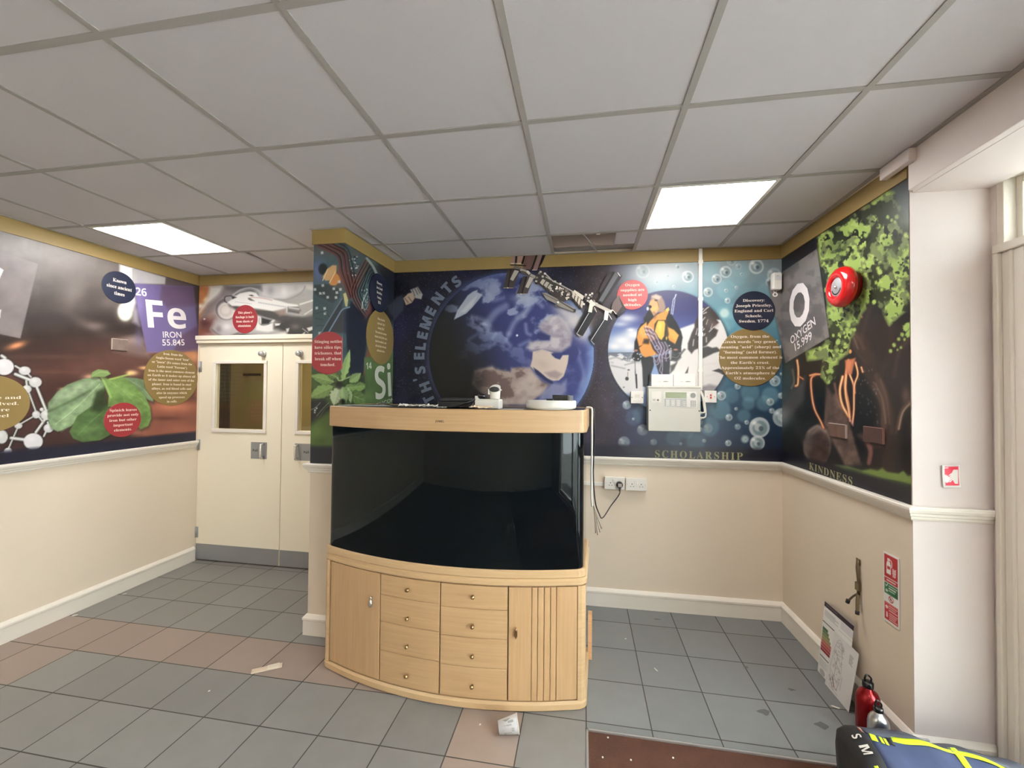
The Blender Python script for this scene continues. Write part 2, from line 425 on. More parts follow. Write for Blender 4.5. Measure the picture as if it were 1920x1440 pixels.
# ---------------------------------------------------------------- double doors
def leaf(name, s0, s1, wn0, wn1, plate, handle_s, knob, hinge_s=None):
    d0, d1 = -0.060, -0.018; wz0, wz1 = 1.225, 1.828
    mb = MB()
    for q in ((s0,wn0,0.012,2.012),(wn1,s1,0.012,2.012),(wn0,wn1,0.012,wz0),(wn0,wn1,wz1,2.012)): DW.box(mb, *q, d0, d1)
    o = struct(mb.build(name, M_door))
    mb = MB(); b = .032
    for q in ((wn0-b,wn1+b,wz0-b,wz0),(wn0-b,wn1+b,wz1,wz1+b*.8),(wn0-b,wn0,wz0,wz1),(wn1,wn1+b,wz0,wz1)): DW.box(mb, *q, d1, d1+.012)
    mb.build('window_bead', M_white, o, bevel=.004)
    mb = MB(); DW.box(mb, wn0, wn1, wz0, wz1, -0.042, -0.036); mb.build('pane', M_pane, o)
    mb = MB(); DW.box(mb, s0+.004, s1-.004, .014, .156, d1, d1+.003); mb.build('kick_plate', M_kick, o)
    mb = MB(); DW.box(mb, plate[0], plate[1], .962, 1.112, d1, d1+.0025)
    put_text(mb, DW.M(0,0,d1+.0030), 'Pull', plate[2], 1.037, h=.020, st='bold', mi=1)
    pl = mb.build('pull_plate', [M_kick, M_ink], o); pl['label'] = 'square grey metal pull plate'
    mb = MB()
    P = [DW.pt(handle_s, 1.095, d1+.002), DW.pt(handle_s, 1.095, d1+.034), DW.pt(handle_s, 1.085, d1+.042), DW.pt(handle_s, .99, d1+.042), DW.pt(handle_s, .98, d1+.034), DW.pt(handle_s, .98, d1+.002)]
    mb.tube(catmull(P, 4), .0095, n=10); mb.build('handle', M_chrome, pl)
    mb = MB(); Mk = DW.M(knob, 1.915, d1); mb.lathe([(.030,0),(.030,.006),(.024,.010),(.018,.012),(.018,.028),(.022,.030),(.022,.042),(.016,.046),(0.001,.046)], Mk, n=24)
    mb.build('door_magnet', M_steel, o)
    if hinge_s is not None:
        for hz in (1.80, 1.07, .26):
            mb = MB(); DW.box(mb, hinge_s-.004, hinge_s+.026, hz-.05, hz+.05, d1, d1+.003); mb.tube([DW.pt(hinge_s+.004, hz-.05, d1+.007), DW.pt(hinge_s+.004, hz+.05, d1+.007)], .006, n=8)
            mb.build('hinge', M_steel, o)
    return o
M_pane = mat('window_glass', (0.85,0.85,0.75), 0.02, trans=1.0, spec=0.3)
leaf('door_1', 0.003, 0.872, 0.185, 0.690, (0.568,0.731,0.613), 0.700, 0.677, hinge_s=0.003)
leaf('door_2', 0.878, 1.752, 1.042, 1.560, (1.014,1.175,1.128), 1.045, 1.051)
mb = MB(); DW.box(mb, 0.0, DW.L, 2.016, 2.045, -0.06, 0.022); DW.box(mb, 0.0, DW.L, 2.045, 2.085, -0.05, 0.034); DW.box(mb, 1.753, DW.L, 0.0, 2.016, -.06, .012)
struct(mb.build('trim_11', M_door, bevel=.004))

# corridor seen through the panes
mb = MB(); mb.box((-5.3,4.60,-.01),(-1.2,4.66,2.6)); mb.box((-5.36,3.42,-.01),(-5.3,4.66,2.6)); mb.box((-1.2,3.42,-.01),(-1.14,4.66,2.6)); mb.box((-5.36,3.42,2.55),(-1.14,4.66,2.61)); mb.box((-5.36,3.42,-.06),(-1.14,4.66,-.01)); mb.box((-5.3,3.42,-.01),(-3.56,3.46,2.55))
struct(mb.build('wall_corridor', M_brick))
mb = MB(); mb.box((-5.25,4.56,0),(-4.44,4.598,2.1)); mb.box((-4.44,4.575,0),(-4.38,4.598,2.16)); struct(mb.build('door_3', M_dkdoor))
t = empty('ceiling_light', (-2.3,4.0,2.548), 'dim light panel on the corridor ceiling beyond the double doors', 'ceiling light')
MB().box((-2.5,3.8,2.535),(-2.1,4.2,2.5495)).build('diffuser', mat('corridor_lamp', (.9,.9,.8), .6, emit=(1.0,.88,.62), estr=28.0), t)
mb = MB(); mb.box((-4.20,4.592,1.76),(-3.95,4.599,1.79)); tag(mb.build('notice_strip', M_dkdoor), 'thin dark strip on the yellow corridor wall seen through the left door pane', 'strip')

# ---------------------------------------------------------------- entrance: transom window, door, glazing
mb = MB(); x0, x1 = 1.72, 1.86
for q in ((2.07,2.04),(0.91,0.88)): mb.box((x0,min(q),2.215),(x1-.02,max(q),2.52))
mb.box((x0,0.88,2.19),(x1,2.07,2.225)); mb.box((x0,0.88,2.500),(x1,2.07,2.52))
mb.box((1.765,2.014,2.225),(1.80,2.04,2.50)); mb.box((1.765,0.91,2.225),(1.80,0.95,2.50)); mb.box((1.765,0.95,2.47),(1.80,2.014,2.50)); mb.box((1.765,0.95,2.225),(1.80,2.014,2.25))
o = struct(mb.build('window_1', M_white, bevel=.003))
MB().box((1.780,0.95,2.25),(1.786,2.014,2.47)).build('pane', M_pane, o)
mb = MB()
for y in (1.97,1.90,1.78,1.66,1.54,1.42,1.30,1.18,1.06): mb = MB(); mb.tube([(1.815,y,2.235),(1.815,y,2.49)], .006, n=8); mb.build('security_bar', M_steel, o)
mb = MB(); mb.box((1.70,2.045,0.0),(1.735,2.068,2.19)); mb.box((1.715,1.955,0.0),(1.86,2.045,2.19)); mb.box((1.708,1.995,0.0),(1.72,2.010,2.19)); mb.box((1.70,2.0685,2.19),(1.7198,0.9,2.225)); mb.box((1.715,0.89,0.0),(1.86,0.95,2.19))
struct(mb.build('trim_12', M_white, bevel=.004))
mb = MB(); mb.box((1.745,1.83,0.01),(1.79,1.95,2.185)); mb.box((1.745,.955,0.01),(1.79,1.06,2.185)); mb.box((1.745,1.06,0.01),(1.79,1.83,.25)); mb.box((1.745,1.06,2.06),(1.79,1.83,2.185)); mb.box((1.745,1.06,.98),(1.79,1.83,1.08)); o = struct(mb.build('door_4', M_white, bevel=.004))
MB().box((1.764,1.06,.25),(1.770,1.83,2.06)).build('pane', M_pane, o)
mb = MB()
for y in (0.74,-0.11,-0.97,-1.80): mb.box((1.74,y-.03,.05),(1.82,y+.03,2.52))
mb.box((1.74,-1.80,.05),(1.82,.74,.11)); mb.box((1.74,-1.80,2.46),(1.82,.74,2.52)); mb.box((1.74,-1.80,2.12),(1.82,.74,2.18))
o = struct(mb.build('window_2', M_white))
MB().box((1.775,-1.80,.11),(1.781,.74,2.46)).build('pane', M_pane, o)
mb = MB(); mb.box((1.9,-6,-.10),(9,8,-.06)); struct(mb.build('ground_outside', mat('outside_paving', rgb(150,148,142), .8, vary=.1)))

# ---------------------------------------------------------------- printed wall murals
_rs = np.random.RandomState(7); _LAT = _rs.rand(256, 256)
def vnoise(x, y):
    xi = np.floor(x).astype(int); yi = np.floor(y).astype(int); fx = x-xi; fy = y-yi
    fx = fx*fx*(3-2*fx); fy = fy*fy*(3-2*fy)
    a = _LAT[xi & 255, yi & 255]; b = _LAT[(xi+1) & 255, yi & 255]; c = _LAT[xi & 255, (yi+1) & 255]; d = _LAT[(xi+1) & 255, (yi+1) & 255]
    return (a*(1-fx)+b*fx)*(1-fy)+(c*(1-fx)+d*fx)*fy
def fbm(x, y, o=5):
    s = 0; a = .5; t = 0
    for k in range(o): s = s+a*vnoise(x*2**k+17.3*k, y*2**k+9.1*k); t += a; a *= .5
    return s/t
def sstep(a, b, x):
    t = np.clip((x-a)/(b-a), 0, 1); return t*t*(3-2*t)
class Canvas:
    """colours every point of a printed sheet; U,V are the artwork's own plotting coordinates"""
    def __init__(self, U, V): self.U = U; self.V = V; self.C = np.zeros((len(U), 3)); self.T = (0,0,1.0)
    def xf(self, ox, oy, s): self.T = (ox, oy, s); return self
    def _p(self, pts): ox, oy, s = self.T; return [(ox+x/s, oy+y/s) for x, y in pts]
    def mix(self, idx, m, c, a=1.0):
        c = np.array(c, float); m = (m*a)[:, None]; self.C[idx] = self.C[idx]*(1-m)+c*m
    def box(self, x0, y0, x1, y1): return np.nonzero((self.U > x0) & (self.U < x1) & (self.V > y0) & (self.V < y1))[0]
    def poly(self, pts, c, a=1.0, soft=.8, tex=None):
        P = np.array(self._p(pts)); mg = soft+1
        i = self.box(P[:,0].min()-mg, P[:,1].min()-mg, P[:,0].max()+mg, P[:,1].max()+mg)
        if len(i) == 0: return
        x = self.U[i]; y = self.V[i]; ins = np.zeros(len(i), bool); d = np.full(len(i), 1e9)
        n = len(P)
        for k in range(n):
            x0, y0 = P[k]; x1, y1 = P[(k+1) % n]
            if y0 != y1:
                cr = ((y0 > y) != (y1 > y)) & (x < (x1-x0)*(y-y0)/(y1-y0)+x0); ins ^= cr
            l2 = (x1-x0)**2+(y1-y0)**2+1e-9; t = np.clip(((x-x0)*(x1-x0)+(y-y0)*(y1-y0))/l2, 0, 1)
            d = np.minimum(d, np.hypot(x-x0-t*(x1-x0), y-y0-t*(y1-y0)))
        sd = np.where(ins, d, -d); m = np.clip(.5+sd/(2*soft)*1.0, 0, 1)
        if tex is not None: m = m*tex(x, y)
        self.mix(i, m, c, a)
    def pmask(self, pts, soft=3.0):
        P = np.array(self._p(pts)); i = self.box(P[:,0].min()-5, P[:,1].min()-5, P[:,0].max()+5, P[:,1].max()+5)
        keep = self.C[i].copy(); T = self.T; self.C[i] = 0; self.poly(pts, (255,255,255), 1, soft); w = self.C[i][:, 0]/255.0; self.C[i] = keep
        return i, w
    def ell(self, cx, cy, rx, ry=None, c=(255,255,255), a=1.0, soft=.8, rot=0.0):
        (cx, cy), = self._p([(cx, cy)]); s = self.T[2]; rx = rx/s; ry = (ry/s if ry else rx); R = max(rx, ry)+soft+1
        i = self.box(cx-R, cy-R, cx+R, cy+R)
        if len(i) == 0: return
        dx = self.U[i]-cx; dy = self.V[i]-cy; cr, sr = math.cos(rot), math.sin(rot)
        q = np.hypot((dx*cr+dy*sr)/rx, (-dx*sr+dy*cr)/ry); self.mix(i, np.clip(.5+(1-q)*min(rx, ry)/(2*soft), 0, 1), c, a)
    def glow(self, cx, cy, rx, ry, c, a=1.0, rot=0.0):
        (cx, cy), = self._p([(cx, cy)]); s = self.T[2]; rx /= s; ry /= s; R = 2.2*max(rx, ry)
        i = self.box(cx-R, cy-R, cx+R, cy+R)
        if len(i) == 0: return
        dx = self.U[i]-cx; dy = self.V[i]-cy; cr, sr = math.cos(rot), math.sin(rot)
        q = ((dx*cr+dy*sr)/rx)**2+((-dx*sr+dy*cr)/ry)**2; self.mix(i, np.exp(-q*1.2), c, a)
    def line(self, pts, w, c, a=1.0, soft=.7, smooth=True):
        if smooth and len(pts) > 2: pts = [(p.x, p.y) for p in catmull([(x, y, 0) for x, y in pts], 4)]
        P = np.array(self._p(pts)); w = w/self.T[2]/2; mg = w+soft+1
        i = self.box(P[:,0].min()-mg, P[:,1].min()-mg, P[:,0].max()+mg, P[:,1].max()+mg)
        if len(i) == 0: return
        x = self.U[i]; y = self.V[i]; d = np.full(len(i), 1e9)
        for k in range(len(P)-1):
            x0, y0 = P[k]; x1, y1 = P[k+1]; l2 = (x1-x0)**2+(y1-y0)**2+1e-9
            t = np.clip(((x-x0)*(x1-x0)+(y-y0)*(y1-y0))/l2, 0, 1); d = np.minimum(d, np.hypot(x-x0-t*(x1-x0), y-y0-t*(y1-y0)))
        self.mix(i, np.clip(.5+(w-d)/(2*soft), 0, 1), c, a)
    def grad(self, stops, t):
        ts = [s[0] for s in stops]
        for k in range(3): self.C[:, k] = np.interp(t, ts, [s[1][k] for s in stops])
    def tex(self, f, lo, hi): self.C *= (lo+(hi-lo)*f)[:, None]

def star_sky(c, i=None, seed=1, dens=.004):
    r = np.random.RandomState(seed); n = len(c.U); k = r.rand(n) < dens; k2 = k
    c.C[k2] = c.C[k2]*.45+np.array((150,150,170))*.55

def paint_left(c, Z):
    U, V = c.U, c.V; c.xf(0, 380, 2.77); X = U*2.77; Y = (V-380)*2.77
    c.grad([(0,(128,118,112)),(150,(122,112,106)),(330,(104,93,88)),(480,(80,70,66)),(620,(58,48,45)),(720,(48,34,30)),(800,(64,38,32)),(900,(84,46,38)),(1100,(78,40,34)),(1300,(60,32,30))], Y+ .10*X)
    n = fbm(X/260, Y/160); c.tex(n, .72, 1.28)
    c.glow(60,320,260,200,(120,108,104),.4); c.glow(560,640,200,60,(36,28,26),.6)
    c.glow(380,470,60,90,(128,116,110),.45,.4); c.glow(480,400,170,30,(90,80,76),.4,.3); c.glow(430,620,160,28,(98,82,76),.5,.5); c.glow(500,640,60,22,(150,128,122),.4); c.glow(570,520,60,40,(120,104,98),.4)
    c.glow(260,600,150,40,(50,42,42),.6); c.glow(120,560,120,80,(58,48,46),.5)
    c.poly([(580,720),(700,690),(780,760),(780,810),(590,770)],(126,100,92),.7,6); c.glow(700,715,80,25,(150,122,116),.6)
    # embers, plank light
    c.glow(85,742,52,17,(232,130,70),.95,-.28); c.glow(750,858,30,10,(240,170,100),.9); c.glow(690,884,30,14,(230,170,110),.9); c.glow(470,905,40,16,(220,150,120),.8); c.glow(330,968,24,8,(240,170,120),.8)
    c.poly([(790,1010),(1050,1010),(1050,1260),(740,1260),(690,1180)],(150,72,50),.85,14); c.glow(900,1060,120,30,(214,110,70),.8); c.glow(960,1180,120,30,(170,84,58),.7); c.glow(860,1120,90,12,(90,34,24),.8); c.glow(980,790,50,40,(214,130,70),.8)
    c.glow(700,1195,60,12,(196,110,80),.5); c.glow(240,800,260,14,(92,60,52),.5); c.glow(250,880,260,10,(104,58,48),.4)
    # pale flask shape
    c.poly([(622,318),(690,338),(690,420),(705,520),(690,560),(640,540),(622,400)],(226,218,212),1,3); c.glow(655,570,40,46,(206,200,176),1.0); c.ell(650,565,36,46,(226,230,206),1,3); c.poly([(690,520),(715,560),(725,640),(690,620)],(168,158,160),.7,4)
    c.poly([(690,338),(862,388),(858,424),(690,421)],(178,172,172),.9,2); c.poly([(862,388),(1005,432),(1000,440),(860,424)],(84,68,70),.8,2)
    # purple plate
    c.poly([(690,420),(1003,436),(1038,770),(764,782)],(98,80,140),1,1.0)
    c.poly([(840,430),(1003,436),(1020,540),(880,560),(832,500)],(88,62,96),.9,3); c.poly([(880,540),(1022,530),(1030,640),(960,700),(870,640)],(104,88,134),.6,4); c.poly([(940,690),(1030,640),(1038,770),(900,776)],(86,56,86),.85,3)
    c.glow(725,520,26,110,(120,102,166),.6); c.glow(720,700,22,60,(96,84,140),.5); c.glow(900,480,60,40,(100,70,104),.6); c.tex(.5+.5*fbm(X/40, Y/60), .94, 1.10)
    c.poly([(764,782),(900,777),(1038,770),(1040,1020),(1010,1000),(960,800)],(200,110,60),.5,5); c.glow(1010,800,24,26,(226,140,80),.8)
    # grey plate with white lettering at the far left
    c.poly([(-400,120),(198,318),(106,705),(-400,600)],(126,112,110),1,1.0)
    m = c.box(-200, 380, 75, 640); q = fbm(X[m]/70+5, Y[m]/70); c.C[m] *= (.9+.22*q)[:, None]
    c.poly([(-60,300),(18,350),(-30,460),(-60,460)],(224,220,218),1); c.poly([(-60,560),(6,556),(0,600),(-60,610)],(224,220,218),1)
    # bond model
    c.xf(0, 640, 6.26); W_ = (226,220,222); D_ = (28,22,22)
    bonds = [((20,170),(60,195),40),((180,290),(250,330),24),((180,385),(380,465),40),((320,375),(365,420),20),((310,460),(315,520),26),((160,550),(260,555),10),((335,590),(420,820),20),((425,520),(545,820),34),((380,890),(250,965),18),((205,1020),(100,1260),18),((540,900),(420,1070),34),((460,890),(500,940),22),((560,950),(580,1000),24),((545,1050),(515,1115),24),((130,1135),(330,1160),40),((100,1310),(150,1440),20),((0,1310),(60,1300),8),((340,1290),(320,1430),44),((440,1290),(430,1340),20)]
    for a, b, w in bonds: c.line([a, b], w+26, D_, .85, 2.0)
    balls = [(50,300,112,95),(290,345,70,50),(415,480,74,60),(315,560,54,46),(425,860,48,44),(550,865,74,60),(570,1020,58,50),(215,990,46,36),(390,1175,112,95),(95,1290,46,40),(20,1120,70,80),(435,1360,52,50),(490,800,24,22)]
    for x, y, rx, ry in balls: c.ell(x, y, rx+14, ry+12, D_, .7, 2.0)
    for a, b, w in bonds:
        c.line([a, b], w, (150,146,142), 1); c.line([(a[0]-2, a[1]-2), (b[0]-2, b[1]-2)], w*.5, (224,222,216), 1)
    for x, y, rx, ry in balls:
        c.ell(x, y, rx, ry, W_ if rx > 90 else (206,202,200)); c.glow(x-rx*.2, y-ry*.3, rx*.5, ry*.5, (240,236,238), .6)
    # spinach
    c.xf(0, 380, 2.77)
    def leafy(pts, col, veins, hi):
        c.poly([(x+5, y+9) for x, y in pts], (30,18,14), .5, 3)
        c.poly(pts, col, 1, 1.0)
        for v in veins: c.line(v, 3.2, hi, .55, 1.0)
    leafy([(250,1040),(300,980),(350,945),(430,915),(500,905),(545,935),(540,980),(470,1060),(420,1110),(370,1160),(300,1190),(262,1170),(246,1110)], (112,140,92), [[(520,915),(430,960),(330,1010),(260,1060)]], (168,190,140))
    c.poly([(300,985),(430,930),(510,925),(430,985),(330,1030),(262,1060)],(140,164,118),.9,4); c.poly([(270,1150),(380,1050),(500,960),(540,960),(500,1050),(400,1130),(320,1186)],(132,160,106),.9,4); c.line([(290,1150),(400,1060),(520,940)],3,(176,198,146),.8); c.line([(250,1085),(350,1040),(470,975)],7,(62,84,42),.75,2.5)
    leafy([(360,1190),(400,1110),(470,1060),(560,1050),(620,1120),(600,1190),(520,1235),(430,1245),(380,1225)], (72,104,46), [[(540,1080),(470,1140),(400,1210)]], (112,146,76))
    c.glow(470,1180,60,26,(96,130,66),.7); c.poly([(500,980),(540,960),(560,1050),(520,1090),(470,1080)],(40,60,26),.9,4)
    leafy([(640,905),(700,910),(760,922),(800,990),(795,1035),(740,1010),(680,960)], (104,134,88), [[(650,912),(720,950),(790,1010)]], (150,176,128))
    leafy([(525,890),(560,915),(640,905),(700,950),(750,1000),(780,1060),(786,1120),(770,1160),(730,1178),(690,1130),(660,1060),(620,1060),(560,1060),(565,1000),(540,940)], (106,144,58), [[(540,910),(620,960),(700,1040),(750,1120)],[(600,950),(640,1010),(650,1060)],[(660,990),(720,1010),(770,1060)]], (154,188,98))
    c.glow(640,980,60,30,(132,168,78),.7,.5); c.glow(740,1120,30,50,(84,120,44),.6); c.glow(620,1020,40,24,(82,118,46),.6)
    m = c.box(80, 680, 300, 840); gq = (c.C[m][:,1] > c.C[m][:,0]+14)[:, None]; c.C[m] *= 1+gq*((.34*(fbm(X[m]/26+2, Y[m]/18, 5)-.5)+.30*(fbm(X[m]/70+5, Y[m]/50+8, 3)-.5))[:, None])
    c.line([(515,885),(545,940),(575,1010)],12,(142,182,82),1,1.2); c.line([(570,918),(620,905),(672,892)],9,(150,180,70),1,1.0); c.glow(675,885,18,12,(250,200,110),.9)
    leafy([(470,905),(480,880),(510,865),(560,872),(575,890),(545,905),(500,905)], (116,150,72), [[(480,900),(520,880),(565,885)]], (160,190,112))
    k = (Z < 1.205); c.C[k] = c.C[k]*(1-sstep(1.215,1.175,Z[k]))[:, None]+np.array((26,27,50))*sstep(1.215,1.175,Z[k])[:, None]
    for p in [[(300,1245),(500,1240),(700,1200)],]: pass

def paint_doors(c, Z):
    U, V = c.U, c.V; c.xf(360, 520, 8.0); X = (U-360)*8; Y = (V-520)*8
    c.grad([(0,(170,110,66)),(180,(176,118,78)),(330,(150,130,124)),(600,(160,150,146)),(1100,(160,156,152)),(1900,(150,146,138))], X)
    c.tex(fbm(X/300, Y/160), .85, 1.18)
    c.poly([(20,130),(300,140),(230,290),(140,500),(90,600),(60,400)],(196,98,40),.9,6); c.glow(130,240,70,60,(216,120,50),.9); c.glow(210,330,60,40,(240,200,120),.9,-.6); c.glow(120,430,60,40,(240,226,200),.9)
    c.poly([(270,140),(470,140),(440,220),(330,320),(230,400),(130,520),(80,560),(240,300)],(214,208,196),.95,4)
    c.poly([(480,140),(700,140),(640,260),(520,300),(440,330),(330,440),(250,560),(180,700),(110,760),(150,560),(250,400),(400,280)],(124,108,108),.9,5)
    c.poly([(110,640),(330,600),(330,700),(300,880),(90,890),(100,760)],(110,54,44),.85,8); c.glow(200,690,70,60,(88,36,32),.9); c.glow(160,820,60,50,(150,70,44),.8); c.glow(260,860,120,40,(170,120,110),.6); c.ell(186,625,14,12,(220,200,200))
    c.ell(520,480,165,165,(104,92,90)); c.ell(520,500,135,130,(206,196,188),1,2); c.ell(510,500,100,95,(190,176,164),1,2); c.ell(500,490,60,58,(212,202,190),.8,2)
    c.poly([(280,780),(350,660),(700,650),(720,800),(640,880),(420,888)],(176,166,164),.95,5); c.glow(520,740,80,60,(220,214,210),.8); c.glow(400,780,50,60,(120,104,104),.7); c.line([(300,780),(400,860),(560,880),(700,830)],10,(74,62,62),.7,2)
    c.poly([(1040,110),(1800,90),(1800,140),(1600,230),(1400,320),(1240,330),(1040,280)],(196,192,190),1,4); c.glow(1180,200,60,80,(150,148,150),.8); c.glow(1380,200,60,90,(222,220,218),.8); c.glow(1560,170,50,70,(176,172,170),.7); c.line([(1240,330),(1440,330),(1640,230),(1700,130)],10,(120,112,106),.8,2)
    c.poly([(480,120),(1040,110),(1050,200),(1000,180),(760,190),(640,250),(520,180)],(92,88,90),.8,4); c.glow(760,160,200,22,(60,58,62),.6)
    c.line([(620,260),(740,185),(880,160),(1000,200),(1030,280)],20,(176,176,178),1,1.5); c.line([(660,260),(780,215),(900,205),(980,250),(990,300)],14,(56,56,60),.8,1.5)
    c.poly([(1700,110),(1830,110),(1830,200),(1740,180)],(212,206,196),.9,3); c.poly([(1430,330),(1620,310),(1830,330),(1830,520),(1650,560),(1500,480)],(156,148,136),.8,5); c.poly([(1610,400),(1830,330),(1830,350),(1620,415)],(226,222,210),1,1.5); c.line([(1690,555),(1820,475)],12,(224,220,206),1,1.5)
    # plane
    c.poly([(520,340),(600,400),(900,470),(1220,500),(1400,560),(1640,600),(1830,560),(1830,700),(1420,690),(1200,640),(960,560),(640,480),(560,430)],(70,66,62),.95,3)
    c.poly([(520,370),(640,290),(720,240),(860,215),(960,230),(1010,290),(1220,330),(1440,390),(1580,410),(1600,440),(1420,460),(1230,510),(1000,470),(700,430),(600,430)],(222,218,212),1,1.5)
    c.poly([(490,320),(520,275),(640,290),(600,330),(520,375)],(150,144,140),1,1.5); c.line([(590,275),(500,290),(490,350),(520,380)],10,(30,28,30),1,1.2); c.poly([(590,280),(670,300),(610,325)],(24,24,26),1,1.2); c.poly([(850,268),(900,262),(930,280),(890,282)],(30,30,32)); c.poly([(840,310),(870,308),(940,355),(880,350),(845,332)],(96,88,84),1,1.2); c.line([(890,300),(1040,310),(1200,345)],9,(196,120,120),.9,1)
    for k in range(14): c.line([(1000+30*k,372+5*k),(1012+30*k,385+5*k)],13,(140,142,160),.75,.7,False)
    for k in range(10): c.line([(650+26*k,368+3*k),(656+26*k,369+3*k)],6,(110,110,110),.8,.6,False)
    c.poly([(1420,440),(1600,440),(1640,500),(1600,545),(1420,520)],(110,104,98),1,1.5); c.line([(1425,445),(1420,520)],16,(214,210,204),1,1.2); c.line([(1460,455),(1600,475)],18,(212,208,202),.9,1.5); c.line([(1460,500),(1600,530)],14,(56,52,48),.8,1.5); c.poly([(1230,510),(1400,480),(1410,560),(1320,580)],(146,118,102),.9,3)
    c.poly([(980,580),(1240,640),(1220,800),(1140,830),(960,790)],(214,212,206),1,2); c.poly([(1040,600),(1200,640),(1150,700),(1040,710)],(44,44,40),1,2); c.line([(1010,610),(1010,690),(1080,720),(1200,680)],8,(60,60,56),.7,1.2)
    c.poly([(1230,680),(1420,640),(1600,600),(1830,640),(1830,888),(1660,888),(1460,870),(1300,780),(1230,770)],(62,58,54),1,4); c.glow(1550,740,80,50,(120,112,104),.7); c.poly([(1240,690),(1330,690),(1310,720),(1250,730)],(214,212,206),1,1.2); c.poly([(1410,770),(1460,760),(1450,810),(1420,830)],(206,200,192),1,1.2); c.poly([(1720,760),(1830,730),(1830,780),(1750,810)],(222,218,206),1,1.2); c.line([(1620,888),(1690,830)],18,(216,210,196),1,1.2); c.line([(1660,770),(1740,830)],10,(200,196,186),1,1.2)
    c.poly([(900,830),(1200,830),(1400,810),(1460,888),(900,888)],(150,146,146),.9,4); c.poly([(1180,870),(1400,820),(1440,888),(1160,888)],(222,216,198),.9,3); c.glow(760,860,140,26,(60,50,48),.8)

